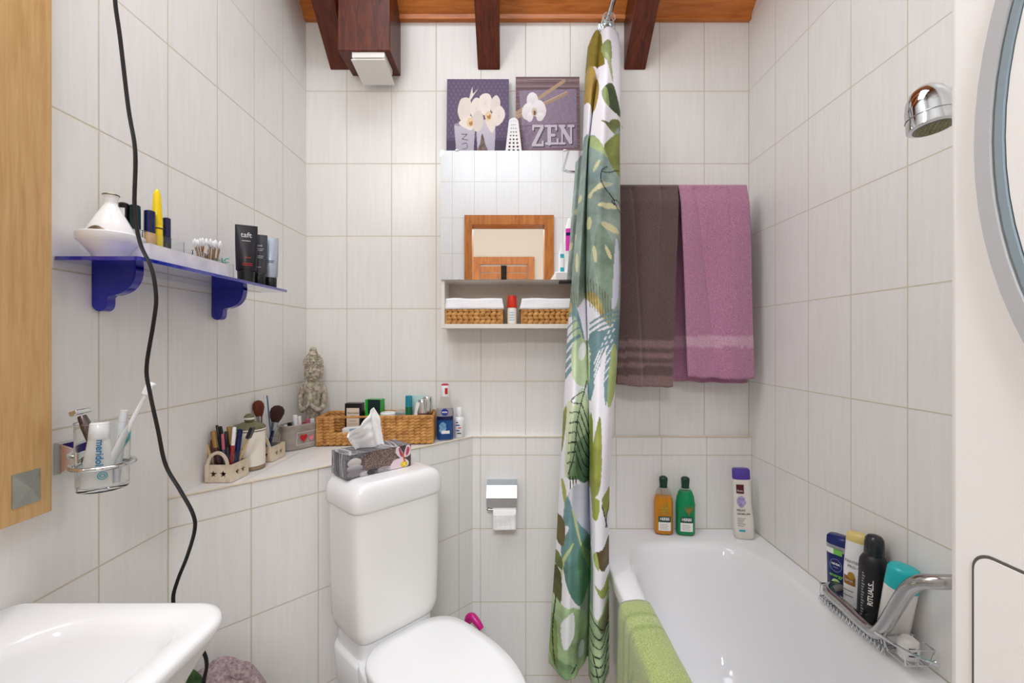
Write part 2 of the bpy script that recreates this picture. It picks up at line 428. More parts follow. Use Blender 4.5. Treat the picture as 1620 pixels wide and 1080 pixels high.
# sloping ceiling of boards running along X
m = MB(); sl = math.atan(.814); n = 22; step = 2.45 / n
for k in range(n):
    d0 = k * step; d1 = d0 + step - .0025
    y0, y1 = YB + .02 - d0 * math.cos(sl), YB + .02 - d1 * math.cos(sl)
    z0, z1 = roofz(y0), roofz(y1)
    m.add([(XL, y0, z0), (XR, y0, z0), (XR, y1, z1), (XL, y1, z1), (XL, y0, z0 + .02), (XR, y0, z0 + .02), (XR, y1, z1 + .02), (XL, y1, z1 + .02)],
          [(0, 1, 2, 3), (7, 6, 5, 4), (0, 4, 5, 1), (1, 5, 6, 2), (2, 6, 7, 3), (3, 7, 4, 0)])
m.box((XL, YB - .018, roofz(YB) - .002), (XR, YB, roofz(YB) + .03))
struct(m.build('ceiling', BOARD, bevel=.003))

def rafter(xa, xb, drop, lab, ext=2.2):
    m = MB(); y0 = YB + .0; y1 = YB - ext
    def zz(y, d): return roofz(y) - d
    m.add([(xa, y0, zz(y0, drop)), (xb, y0, zz(y0, drop)), (xb, y0, zz(y0, 0)), (xa, y0, zz(y0, 0)),
           (xa, y1, zz(y1, drop)), (xb, y1, zz(y1, drop)), (xb, y1, zz(y1, 0)), (xa, y1, zz(y1, 0))],
          [(0, 1, 2, 3), (7, 6, 5, 4), (0, 4, 5, 1), (1, 5, 6, 2), (2, 6, 7, 3), (3, 7, 4, 0)])
    sets(m.build('rafter', BEAM, bevel=.003), lab, 'roof beam', 'roof beams')
px = lambda x, Y=YB: (x - 810) / F * Y
rafter(px(523), px(556), .166, 'dark brown sloping rafter left of the boxed beam with the vent, at the left wall', ext=1.75)
rafter(px(756), px(791), .166, 'dark brown sloping rafter above the two orchid pictures')
rafter(px(987), px(1021), .166, 'dark brown sloping rafter right of the shower curtain, above the brown towel')
bx = thing('beam_box', 'dark brown boxed beam end with a square white vent fixed beneath it', 'boxed beam', (0, 0, 0))
m = MB(); x0, x1 = px(534, 1.404), px(617, 1.404); zb = H + .916
yt = 1.404
m.add([(x0, yt, zb), (x1, yt, zb), (x1, YB, zb), (x0, YB, zb), (x0, yt, roofz(yt)), (x1, yt, roofz(yt)), (x1, YB, roofz(YB)), (x0, YB, roofz(YB))],
      [(0, 3, 2, 1), (4, 5, 6, 7), (0, 1, 5, 4), (1, 2, 6, 5), (2, 3, 7, 6), (3, 0, 4, 7)])
m.build('casing', wood_mat('dark_beam_upright', (106, 48, 24), (62, 26, 14), .42, 10, (9, 9, 1.4)), bx, bevel=.003)
vt = thing('vent', 'square white plastic ceiling vent with an open flap, under the dark boxed beam', 'vent', (-.455, 1.455, zb))
m = MB(); m.box((-.052, -.045, -.018), (.052, .05, 0)); m.build('housing', PLASTIC, vt, bevel=.002)
m = MB(); m.loft([(-.030, .03, .03, 2), (-.018, .03, .03, 2)], 20); m.build('duct_ring', pm('vent_duct_grey', (70, 72, 74), .6, noise_s=9, noise_a=.1), vt)  # plain dark grey ring between housing and flap
mt = Matrix.Translation((.004, -.058, -.030)) @ Matrix.Rotation(R(-7), 4, 'X')
m = MB(); m.box((-.054, 0, -.004), (.054, .115, .0), mt); m.build('flap', PLASTIC, vt, bevel=.0015)
MB().cyl((-.045, -.04, -.03), (-.049, -.04, -.01), .0025).build('flap_arm', PLASTIC, vt); MB().cyl((.048, -.04, -.03), (.046, -.04, -.01), .0025).build('flap_arm', PLASTIC, vt)

# ------------------------------------------------------------------ bathtub
ZR = H - .64
def ring_rect(x0, x1, y0, y1, n, z):
    cx, cy = (x0 + x1) / 2, (y0 + y1) / 2; hx, hy = (x1 - x0) / 2, (y1 - y0) / 2; out = []
    for k in range(n):
        t = 2 * PI * k / n; c, d = math.cos(t), math.sin(t); s_ = 1 / max(abs(c), abs(d))
        out.append((cx + hx * c * s_, cy + hy * d * s_, z))
    return out
def ring_se(x0, x1, y0, y1, n, z, e):
    cx, cy = (x0 + x1) / 2, (y0 + y1) / 2; hx, hy = (x1 - x0) / 2, (y1 - y0) / 2; out = []
    for k in range(n):
        t = 2 * PI * k / n; c, d = math.cos(t), math.sin(t); rr = (abs(c) ** e + abs(d) ** e) ** (-1 / e)
        out.append((cx + hx * c * rr, cy + hy * d * rr, z))
    return out
def rings(mb, rs, capend=True):
    n = len(rs[0]); o = len(mb.v)
    for r in rs: mb.v += r
    for i in range(len(rs) - 1):
        for k in range(n):
            k2 = (k + 1) % n; mb.f.append((o + i * n + k, o + i * n + k2, o + (i + 1) * n + k2, o + (i + 1) * n + k))
    if capend: mb.f.append(tuple(o + (len(rs) - 1) * n + k for k in range(n)))
tub = thing('bathtub', 'white enamel bathtub along the right wall with a green towel on its rim', 'bathtub', (0, 0, 0))
m = MB(); n = 128; TX0, TX1, TY0, TY1 = .276, XR - .001, .262, YBL - .001
rs = [ring_rect(TX0, TX1, TY0, TY1, n, ZR - .035), ring_rect(TX0, TX1, TY0, TY1, n, ZR - .010), ring_rect(TX0 + .003, TX1, TY0 + .003, TY1, n, ZR - .003), ring_rect(TX0 + .010, TX1, TY0 + .01, TY1, n, ZR)]
X0, X1, Y0, Y1 = TX0 + .050, TX1 - .052, TY0 + .06, TY1 - .085
for dd, dz, e in ((0, 0, 5), (.006, -.002, 5), (.012, -.008, 4.6), (.017, -.02, 4.4), (.024, -.06, 4), (.035, -.14, 3.8), (.05, -.24, 3.6), (.07, -.31, 3.4), (.10, -.35, 3.2), (.15, -.37, 3), (.2, -.375, 3)):
    rs.append(ring_se(X0 + dd * .8, X1 - dd * .8, Y0 + dd * 1.5, Y1 - dd * 1.6, n, ZR + dz, e))
rings(m, rs); m.build('basin', ENAMEL, tub, smooth=60)
o = tiled('side_panel', [vq(TX0 + .012, TY0, TX0 + .012, TY1, 0, ZR - .02, uy(TY0), uy(TY1))], tub)

# ------------------------------------------------------------------ wall basin
zs = H - .373
sink = thing('wash_basin', 'white ceramic wash basin on the left wall below the oak frame', 'wash basin', (0, 0, 0))
def dring(x0, x1, y0, y1, rad, z, n=24, rb=.02):
    pts = []
    for (cx, cy, a0, r_) in ((x1 - rad, y0 + rad, -90, rad), (x1 - rad, y1 - rad, 0, rad), (x0 + rb, y1 - rb, 90, rb), (x0 + rb, y0 + rb, 180, rb)):
        for k in range(n):
            a = R(a0 + 90 * k / (n - 1)); pts.append((cx + r_ * math.cos(a), cy + r_ * math.sin(a), z))
    return pts
m = MB(); sx0, sx1, sy0, sy1 = XL + .001, -.392, .08, .643
rs = [dring(sx0, sx1 - .10, sy0 + .10, sy1 - .10, .05, zs - .18), dring(sx0, sx1 - .05, sy0 + .04, sy1 - .04, .06, zs - .13), dring(sx0, sx1 - .028, sy0 + .02, sy1 - .018, .06, zs - .065),
      dring(sx0, sx1 - .006, sy0 + .004, sy1 - .004, .055, zs - .022), dring(sx0, sx1, sy0, sy1, .055, zs - .009), dring(sx0, sx1 - .003, sy0 + .003, sy1 - .003, .052, zs - .002),
      dring(sx0, sx1 - .009, sy0 + .009, sy1 - .009, .05, zs), dring(sx0 + .075, sx1 - .034, sy0 + .04, sy1 - .034, .05, zs - .003, rb=.07),
      dring(sx0 + .082, sx1 - .041, sy0 + .047, sy1 - .041, .05, zs - .008, rb=.07), dring(sx0 + .087, sx1 - .048, sy0 + .055, sy1 - .049, .05, zs - .025, rb=.06),
      dring(sx0 + .093, sx1 - .060, sy0 + .07, sy1 - .062, .045, zs - .085, rb=.05), dring(sx0 + .105, sx1 - .078, sy0 + .09, sy1 - .085, .035, zs - .118, rb=.04), dring(sx0 + .13, sx1 - .11, sy0 + .16, sy1 - .15, .03, zs - .125, rb=.03)]
m.f.append(tuple(reversed(range(96)))); rings(m, rs); m.build('bowl', WHITE, sink, smooth=60)
tap = MB(); tap.cyl((-.66, .33, zs - .004), (-.66, .33, zs + .09), .018); tap.tube([(-.66, .33, zs + .07), (-.62, .33, zs + .09), (-.57, .33, zs + .07), (-.555, .33, zs + .05)], .011, smooth=5)
tap.build('tap', CHROME, sink)

# ------------------------------------------------------------------ oak framed mirror
fr = thing('framed_mirror', 'tall light oak mirror frame with a square metal stud, on the left wall', 'mirror', (0, 0, 0))
m = MB(); fy0, fy1, fz0, fz1, fw = .12, .669, H - .254, H + .75, .088
m.box((XL + .001, fy1 - fw, fz0), (-.69, fy1, fz1)); m.box((XL + .001, fy0, fz0), (-.69, fy0 + fw, fz1))
m.box((XL + .001, fy0 + fw, fz0), (-.69, fy1 - fw, fz0 + fw)); m.box((XL + .001, fy0 + fw, fz1 - fw), (-.69, fy1 - fw, fz1))
m.build('frame', OAK, fr, bevel=.0015)
MB().box((XL + .002, fy0 + fw, fz0 + fw), (-.70, fy1 - fw, fz1 - fw)).build('mirror_glass', pm('mirror_silver', (240, 242, 244), .01, metal=1, noise_s=2, noise_a=.01), fr)
m = MB(); yc, zc, hy, hz = .6325, H - .208, .0185, .0235
m.add([(-.690, yc - hy, zc - hz), (-.690, yc + hy, zc - hz), (-.690, yc + hy, zc + hz), (-.690, yc - hy, zc + hz), (-.6885, yc - hy, zc - hz), (-.6885, yc + hy, zc - hz), (-.6885, yc + hy, zc + hz), (-.6885, yc - hy, zc + hz), (-.682, yc, zc)],
      [(0, 1, 5, 4), (1, 2, 6, 5), (2, 3, 7, 6), (3, 0, 4, 7), (4, 5, 8), (5, 6, 8), (6, 7, 8), (7, 4, 8)])
m.build('stud', pm('pewter', (176, 180, 172), .38, metal=.8, noise_s=60, noise_a=.15), fr, smooth=0)

# ------------------------------------------------------------------ toilet
zk = H - .335
Rz = math.atan2(DU.y, DU.x)
def DP(s_, n_, z): p = A + DU * s_ + DN * n_; return Vector((p.x, p.y, z))
toilet = thing('toilet', 'white close-coupled toilet set at an angle against the diagonal tiled corner', 'toilet', DP(.443, 0, 0), (0, 0, Rz))
# local axes: x along the wall, -y outward
m = MB(); T = .129
m.loft([(0, -.1, H - .725, .100, .072, 7), (0, -.1, H - .712, .112, .080, 7), (0, -.1, H - .69, .119, .083, 7), (0, -.1, H - .60, .122, .084, 7), (0, -.1, H - .405, T - .004, .085, 7)], 64)
m.build('cistern', pm('cistern_plastic', (238, 237, 235), .22, noise_s=3, noise_a=.01), toilet, smooth=60)
m = MB()
m.loft([(0, -.1, H - .405, T - .004, .085, 7), (0, -.1, H - .402, T - .001, .0875, 8), (0, -.1, H - .397, T + .001, .0885, 8), (0, -.1, H - .368, T, .0885, 8), (0, -.1, H - .355, T - .005, .0875, 8), (0, -.1, H - .346, T - .012, .085, 8), (0, -.1, H - .340, T - .020, .081, 8), (0, -.1, H - .3365, T - .028, .076, 8), (0, -.1, H - .335, T - .037, .070, 8)], 64)
m.build('cistern_lid', WHITE, toilet, smooth=60)
m = MB()
m.loft([(0, -.10, H - .800, .105, .080, 6), (0, -.10, H - .722, .104, .075, 6)], 48)
m.loft([(0, -.30, .0, .085, .15, 3), (0, -.30, .06, .085, .16, 3), (0, -.31, .16, .10, .19, 2.8), (0, -.32, .26, .118, .225, 2.6), (0, -.325, .34, .130, .235, 2.6), (0, -.325, H - .765, .133, .238, 2.6), (0, -.325, H - .758, .130, .235, 2.6)], 64)
m.loft([(0, -.11, .20, .08, .10, 4), (0, -.12, .33, .115, .10, 5), (0, -.12, H - .768, .118, .105, 5), (0, -.12, H - .760, .113, .10, 5)], 48)
m.build('bowl', WHITE, toilet, smooth=60)
def lidring(sc_, z):
    out = []; n = 72
    for k in range(n):
        t = 2 * PI * k / n; c, d = math.cos(t), math.sin(t)
        e = 2.1 if d < 0 else 4.5
        x = .135 * math.copysign(abs(c) ** (2 / (2.2 if d < 0 else 4.2)), c); y = (.235 if d < 0 else .155) * math.copysign(abs(d) ** (2 / e), d)
        x *= (1 - .16 * max(0, d) ** 2)
        out.append((x * sc_, -.335 + y * sc_, z))
    return out
m = MB(); rings(m, [lidring(.95, H - .757), lidring(.985, H - .755), lidring(.985, H - .742), lidring(.95, H - .741)]); m.f.append(tuple(reversed(range(72))))
m.build('seat', WHITE, toilet, smooth=60)
m = MB(); rings(m, [lidring(.95, H - .7405), lidring(1, H - .739), lidring(1.005, H - .733), lidring(1, H - .726), lidring(.975, H - .7215), lidring(.8, H - .720), lidring(.4, H - .7192), lidring(.1, H - .719)]); m.f.append(tuple(reversed(range(72))))
m.build('seat_lid', WHITE, toilet, smooth=60)
for sx in (-.06, .06): MB().cyl((sx - .018, -.182, H - .742), (sx + .018, -.182, H - .742), .008).build('hinge', CHROME, toilet)

# toilet cleaner bottle standing behind
cl = thing('cleaner_bottle', 'white toilet cleaner bottle with bent magenta cap, standing behind the toilet', 'cleaner bottle', (-.135, 1.395, 0), (0, 0, R(-30)))
m = MB(); m.loft([(0, .028, .02, 3), (.02, .032, .024, 3), (.2, .032, .024, 3), (.26, .02, .018, 2), (.29, .013, .013, 2)], 24); m.build('body', PLASTIC, cl)
m = MB(); m.tube([(-.004, 0, .285), (.000, 0, .305), (.014, 0, .312), (.034, 0, .299), (.048, 0, .286)], [.011, .0125, .0125, .011, .008], 12, smooth=4)
m.build('cap', pm('magenta_plastic', (205, 30, 130), .3, noise_s=9, noise_a=.08), cl)

# ------------------------------------------------------------------ toilet paper holder
hp = thing('toilet_paper_holder', 'chrome toilet paper holder with a cover flap on the lower back wall', 'paper holder', (-.034, YBL, H - .52))
hx = .050
m = MB(); m.box((-hx, -.012, -.012), (hx, 0, .052)); m.build('back_plate', CHROME, hp, bevel=.002)
m = MB(); m.add([(-hx, -.012, .052), (hx, -.012, .052), (hx, -.040, .042), (-hx, -.040, .042), (hx, -.058, .006), (-hx, -.058, .006), (hx, -.060, -.022), (-hx, -.060, -.022)],
                [(0, 1, 2, 3), (3, 2, 4, 5), (5, 4, 6, 7)])
m.build('cover_flap', pm('satin_chrome', (186, 194, 200), .38, metal=1, noise_s=8, noise_a=.03), hp, solid=.002, smooth=0)
m = MB(); m.cyl((-hx + .003, -.034, -.040), (hx - .012, -.034, -.040), .0035); m.cyl((-hx + .003, -.036, -.040), (-hx + .003, -.004, -.030), .0035); m.build('roll_bar', CHROME, hp)
tp = thing('toilet_roll', 'white toilet roll with embossed rings hanging in the chrome holder', 'toilet paper', (-.034, YBL, H - .52))
m = MB(); mt = Matrix.Translation((-.028, -.034, -.046)) @ Matrix.Rotation(PI / 2, 4, 'Y')
m.loft([(0, .028, .028, 2), (.075, .028, .028, 2)], 32, mt); m.build('roll', PAPER, tp)
m = MB(); m.grid(10, 16, lambda u, v: (-.028 + .075 * u, -.0625 - .001 * math.sin(6 * v + 2 * u), -.046 - .052 * v + .002 * u))
m.build('hanging_sheet', PAPER, tp, solid=.0006)
m = MB()
for k in range(16):
    cx, cz = -.022 + .0155 * (k % 4) + random.uniform(0, .006), -.052 - .0125 * (k // 4) - random.uniform(0, .004)
    m.tube([(cx + .004 * math.cos(a * PI / 5), -.0640, cz + .004 * math.sin(a * PI / 5)) for a in range(10)], .0004, 4, closed=True)
m.build('embossing', pm('embossed_paper', (218, 218, 220), .8, noise_s=9, noise_a=.02), tp)

# ------------------------------------------------------------------ mirror cabinet
cy = 1.42; cx0, cx1 = px(697, cy), .30
cab = thing('mirror_cabinet', 'white mirror cabinet with an open bottom shelf on the back wall', 'mirror cabinet', (0, 0, 0))
CABW = pm('cabinet_white', (226, 222, 214), .4, noise_s=5, noise_a=.02)
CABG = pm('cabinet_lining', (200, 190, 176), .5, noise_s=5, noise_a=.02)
z0, z1, zt = H + .042, H + .197, H + .608
m = MB(); m.box((cx0, cy + .006, z0), (cx0 + .012, YB - .001, zt)); m.box((cx1 - .012, cy + .006, z0), (cx1, YB - .001, zt)); m.box((cx0 + .012, cy + .006, zt - .012), (cx1 - .012, YB - .001, zt))
m.box((cx0 + .012, cy + .006, z1 - .002), (cx1 - .012, YB - .001, z1 + .010)); m.build('body', CABW, cab, bevel=.001)
MB().box((cx0 + .012, YB - .008, z0 + .014), (cx1 - .012, YB - .002, zt - .012)).build('back_panel', CABG, cab)
MB().box((cx0 + .012, cy + .003, z0), (cx1 - .012, YB - .001, z0 + .014)).build('shelf_board', CABW, cab, bevel=.001)
MB().box((cx0, cy, z1), (cx1, cy + .005, zt)).build('mirror_door', MATS['mirror_silver'], cab)
for cx, cz_ in ((px(723, cy), zt), (px(894, cy), zt), (px(723, cy), z1)): MB().box((cx - .006, cy - .003, cz_ - .002), (cx + .006, cy + .004, cz_ + .003)).build('mirror_clip', CHROME, cab, bevel=.0008)
MB().box((px(885, cy), cy - .002, z1 - .011), (px(912, cy), cy + .03, z1 - .002)).build('socket', BLACK, cab, bevel=.003)

# ------------------------------------------------------------------ woven baskets
def weave_row(mb, p0, p1, z, hgt, n, tilt, thick, out):
    p0 = Vector(p0); p1 = Vector(p1); d = (p1 - p0); L = d.length; d.normalize(); ang = math.atan2(d.y, d.x); sp = L / n
    for k in range(n):
        c = p0 + d * (sp * (k + .5)); c = Vector((c.x, c.y, z)) + out * random.uniform(-.0006, .0006)
        t = tilt * random.uniform(.8, 1.2)
        mt = Matrix.Rotation(ang, 4, 'Z') @ Matrix.Rotation(-t, 4, 'Y')
        mb.ball(c, (sp * .66, thick, hgt * .60 * random.uniform(.92, 1.1)), 8, 6, mt)
def woven(parent, name, wd, dp, hg, rows, pitch, tilt=.45, herring=False, hole=None, thick=.005, mat=WICK):
    m = MB(); rh = hg / rows
    sides = [((-wd / 2, -dp / 2, 0), (wd / 2, -dp / 2, 0), Vector((0, -1, 0))), ((wd / 2, -dp / 2, 0), (wd / 2, dp / 2, 0), Vector((1, 0, 0))),
             ((wd / 2, dp / 2, 0), (-wd / 2, dp / 2, 0), Vector((0, 1, 0))), ((-wd / 2, dp / 2, 0), (-wd / 2, -dp / 2, 0), Vector((-1, 0, 0)))]
    for si, (a, b, out) in enumerate(sides):
        L = (Vector(b) - Vector(a)).length
        for r_ in range(rows):
            z = rh * (r_ + .5); tl = tilt * (-1 if herring and r_ % 2 else 1)
            if hole and si == 0 and hole[2] < z < hole[3]:
                for h0, h1 in ((-wd / 2, hole[0]), (hole[1], wd / 2)):
                    weave_row(m, (h0, -dp / 2, 0), (h1, -dp / 2, 0), z, rh, max(1, round((h1 - h0) / pitch)), tl, thick, out)
            else: weave_row(m, a, b, z, rh, max(2, round(L / pitch)), tl, thick, out)
    for cx in (-1, 1):
        for cy_ in (-1, 1): m.tube([(cx * wd / 2, cy_ * dp / 2, 0), (cx * wd / 2, cy_ * dp / 2, hg)], .0045, 8)
    m.tube([(-wd / 2, -dp / 2, hg), (wd / 2, -dp / 2, hg), (wd / 2, dp / 2, hg), (-wd / 2, dp / 2, hg)], .0035, 8, closed=True)
    m.box((-wd / 2 + .003, -dp / 2 + .003, 0), (wd / 2 - .003, dp / 2 - .003, .003))
    return m.build(name, mat, parent, smooth=60)
def small_basket(x0, x1, label):
    b = thing('storage_basket', label, 'basket', ((x0 + x1) / 2, 1.483, z0 + .0145), (0, 0, 0), 'small woven baskets on the cabinet shelf')
    wd = x1 - x0 - .012; woven(b, 'woven_body', wd, .092, .050, 4, .018, .5, True)
    m = MB(); hw, hd = wd / 2 + .001, .047
    def f(u, v):
        per = [(-hw, -hd), (hw, -hd), (hw, hd), (-hw, hd)]; t = u * 4 % 4; i = int(t) % 4; q = t - int(t)
        a, c = per[i], per[(i + 1) % 4]; x, y = a[0] + (c[0] - a[0]) * q, a[1] + (c[1] - a[1]) * q
        s_ = 1 + .05 * (1 - v) - .02 * v
        nz = noise.noise(Vector((x * 30, y * 30, v * 3))) * .002
        return (x * s_, y * s_ + nz, .048 + .034 * v + (.0015 * math.sin(q * 3 * PI) if v > .9 else 0) + nz * .5)
    m.grid(64, 5, f); m.build('cloth_liner', LINEN, b, solid=.003)
    m = MB(); m.grid(12, 6, lambda u, v: (-hw * .96 + 1.92 * hw * u, -hd * .96 + 1.92 * hd * v, .081 - .012 * math.sin(PI * u) * math.sin(PI * v)))
    m.build('folded_cloth', LINEN, b, solid=.002)
    return b
small_basket(px(703, 1.44), px(797, 1.44), 'small woven basket with white liner, left of the red-capped deodorant')
small_basket(px(823, 1.44), .27, 'small woven basket with white liner, right of the red-capped deodorant beside the curtain')
def rollon():
    d = thing('deodorant', 'white deodorant roll-on with red cap between the two small baskets', 'deodorant', (px(810, 1.45), 1.455, z0 + .0145))
    m = MB(); m.lathe([(.012, 0), (.0155, .002), (.0158, .045), (.0145, .052), (.0145, .053)]); m.build('body', PLASTIC, d)
    m = MB(); m.lathe([(.0155, .053), (.016, .056), (.0145, .088), (.0135, .092), (.006, .0935)]); m.build('cap', pm('red_plastic', (214, 44, 22), .35, noise_s=9, noise_a=.08), d)
    s = surf(.0158, .0158); TQ = pm('pale_teal_ink', (150, 196, 200), .5, noise_s=9, noise_a=.05)
    for k in range(4): decal('printed_line', TQ, d, -.008, .007 - .002 * (k % 2), .012 + .008 * k, .0145 + .008 * k, s)
rollon()

# ------------------------------------------------------------------ pictures on the cabinet
def canvas(label, x0, x1, ytop, Y, cv, tilt, yaw=0):
    wd = x1 - x0; hg = ytop
    c = thing('canvas_picture', label, 'picture', ((x0 + x1) / 2, Y, zt + .0006), (R(tilt), 0, R(yaw)))
    EDGE = pm('canvas_edge', (96, 84, 104), .7, noise_s=40, noise_a=.2)
    MB().box((-wd / 2, -.0005, 0), (wd / 2, .014, hg)).build('stretcher', EDGE, c)
    nu, nv = 190, 230; m = MB(); m.grid(nu, nv, lambda u, v: (-wd / 2 + wd * u, -.0010, hg * (1 - v)))
    uu = np.tile(np.arange(nu + 1) / nu, nv + 1); vv = np.repeat(np.arange(nv + 1) / nv, nu + 1)
    m.build('print', vmat('canvas_print', .65), c, colors=cv.at(uu * .999, vv * .999), smooth=0, recalc=False)
# picture 1: crop coords of zoom (208..652, 137..660) normalised
cv = Cv(0, 0, 1, 1, 420, 500, (94, 80, 108))
for j in range(16):
    for i in range(15): cv.ell((i + .5 * (j % 2)) / 14, j / 21, .018, .020, 0, (110, 94, 124), .8)
cv.poly([(0, .72), (1, .72), (1, 1), (0, 1)], (70, 58, 84), smooth=0); cv.poly([(0, .72), (1, .72), (1, .76), (0, .76)], (86, 72, 100), smooth=0)
cv.poly([(.47, .50), (.79, .50), (.77, .89), (.5, .92)], (200, 196, 208), smooth=0, col2=(172, 166, 184))
cv.poly([(.12, .57), (.46, .55), (.43, .98), (.17, .985)], (190, 186, 198), smooth=0, col2=(160, 154, 172))
cv.ell(.29, .56, .17, .022, 0, (150, 144, 160))
cv.line([(.24, .68), (.33, .68), (.25, .74), (.34, .75)], .008, (70, 60, 84), smooth=0); cv.line([(.25, .80), (.32, .79), (.33, .85), (.25, .86)], .008, (70, 60, 84)); cv.line([(.24, .91), (.32, .89), (.25, .97), (.32, .95)], .008, (70, 60, 84), smooth=0)
FL = (222, 214, 206)
cv.poly([(.36, .24), (.41, .10), (.42, .18), (.5, .12), (.44, .19), (.37, .27)], FL)
cv.poly([(.19, .32), (.24, .24), (.36, .24), (.40, .34), (.36, .48), (.24, .52), (.18, .42)], FL, col2=(222, 212, 204)); cv.poly([(.20, .53), (.36, .45), (.44, .52), (.40, .63), (.24, .58)], (228, 220, 212))
cv.ell(.47, .36, .09, .13, 8, (226, 219, 212)); cv.ell(.50, .52, .09, .13, 10, (214, 205, 198))
cv.poly([(.52, .24), (.6, .18), (.70, .20), (.73, .32), (.66, .44), (.56, .42)], (230, 223, 217)); cv.poly([(.72, .26), (.80, .20), (.86, .27), (.84, .36), (.72, .40)], (222, 214, 207))
cv.poly([(.74, .40), (.86, .33), (.94, .42), (.90, .52), (.80, .58), (.72, .50)], (228, 220, 214)); cv.poly([(.62, .50), (.72, .46), (.78, .55), (.74, .66), (.68, .62)], (226, 216, 208))
for cx_, cy_ in ((.38, .535), (.67, .455)):
    cv.ell(cx_, cy_, .055, .06, 20, (222, 200, 160)); cv.ell(cx_ + .01, cy_ + .01, .03, .03, 0, (176, 126, 78)); cv.ell(cx_, cy_ - .015, .012, .012, 0, (230, 210, 170))
for cx_, cy_, r_ in ((.62, .30, .10), (.84, .46, .09), (.80, .29, .05), (.26, .38, .08), (.47, .37, .08), (.47, .54, .08)):
    for a in range(0, 360, 30): cv.line([(cx_, cy_), (cx_ + r_ * .8 * math.cos(R(a)), cy_ + r_ * math.sin(R(a)))], .004, (205, 196, 190), .5)
cv.poly([(.55, .73), (.575, .67), (.60, .73), (.62, .80), (.66, .87), (.64, .92), (.52, .92), (.5, .86), (.54, .79)], (112, 92, 88), vary=.3); cv.ell(.59, .945, .13, .035, 0, (132, 112, 106), vary=.3)
canvas('left canvas print, white orchids in two cups on a purple ground', px(706, 1.50), px(805, 1.50), .286, 1.50, cv, -4)
# picture 2
cv = Cv(0, 0, 1, 1, 420, 500, (112, 88, 96))
for k in range(46):
    y = random.random(); cv.line([(0, y), (.5, y + random.uniform(-.01, .01)), (1, y)], random.uniform(.004, .012), random.choice([(84, 62, 74), (140, 116, 120), (156, 134, 134), (98, 74, 84)]), .8)
cv.poly([(.05, .17), (.95, .15), (.95, .86), (.12, .88)], (138, 122, 142), vary=.12, smooth=0)
rng = np.random.RandomState(5); msk = (cv.X > .06) & (cv.X < .95) & (cv.Y > .17) & (cv.Y < .87) & (rng.rand(500, 420) > .5); cv.a[msk] *= .82
cv.poly([(.05, .17), (.95, .15), (.95, .56), (.1, .60)], (150, 134, 156), .35, smooth=0); cv.line([(.1, .60), (.95, .56)], .012, (96, 80, 100), .7)
cv.line([(-.02, .46), (.76, .05)], .045, (176, 148, 120), smooth=0); cv.line([(.0, .50), (.80, .20)], .042, (168, 138, 112), smooth=0); cv.line([(.0, .48), (.80, .18)], .008, (206, 184, 158), smooth=0)
for (a, b, c, d, r_) in ((.26, .29, .09, .10, 0), (.19, .42, .09, .11, 30), (.37, .40, .10, .12, -25), (.22, .49, .05, .06, 20), (.38, .49, .06, .05, -20)): cv.ell(a, b, c, d, r_, (236, 234, 236), col2=(214, 208, 214))
cv.ell(.29, .43, .045, .05, 0, (206, 190, 176)); cv.ell(.295, .44, .022, .03, 0, (122, 84, 60))
for dx, dy, c1 in ((.014, .012, (60, 48, 66)), (0, 0, (196, 190, 200))):
    L_ = lambda pts, w_=.05: cv.line([(x + dx, y + dy) for x, y in pts], w_, c1, smooth=0)
    L_([(.27, .64), (.27, .60), (.42, .60), (.26, .83), (.42, .83), (.42, .79)], .032); L_([(.41, .62), (.28, .82)], .05)
    L_([(.46, .60), (.63, .60), (.63, .64)], .03); L_([(.52, .61), (.52, .81)], .055); L_([(.47, .81), (.65, .81), (.65, .76)], .03); L_([(.52, .71), (.60, .71)], .032)
    L_([(.68, .60), (.76, .60)], .03); L_([(.72, .61), (.72, .80)], .032); L_([(.72, .62), (.85, .79)], .055); L_([(.86, .60), (.86, .80)], .032); L_([(.68, .81), (.76, .81)], .028); L_([(.82, .60), (.9, .60)], .028)
cv.ell(.81, .95, .11, .05, 0, (134, 126, 126))
canvas('right canvas print, an orchid, sticks and the word ZEN on lilac', px(816, 1.49), px(918, 1.49), .288, 1.49, cv, -4)
gr = thing('pumice_rasp', 'narrow white perforated rasp leaning between the two canvas prints', 'rasp', (px(812.5, 1.455), 1.448, zt + .001), (R(-6), 0, 0))
ol = [(-.0275, 0), (.0275, 0), (.016, .108)] + [(.016 * math.cos(a * PI / 8), .108 + .016 * math.sin(a * PI / 8)) for a in range(1, 8)] + [(-.016, .108)]
holes = []
for r_ in range(8):
    z = .012 + r_ * .0125; k = 1 - r_ * .085
    for c_ in (-1, 0, 1): holes.append(circle_pts(c_ * .0145 * k, z, .0042 * (1 - r_ * .085), 10))
for a in (-60, 0, 60): holes.append(circle_pts(.009 * math.sin(R(a)), .108 + .009 * math.cos(R(a)) * .8, .0012, 8))
m = MB(); m.mesh(shape([ol] + holes, .004), UP @ Matrix.Identity(4)); m.build('perforated_face', WHITE, gr)
m = MB(); m.mesh(shape([[(x * .95, y * .99 + .0005) for x, y in ol]], .003), Matrix.Translation((0, .0060, 0)) @ UP); m.build('dark_core', BLACK, gr)

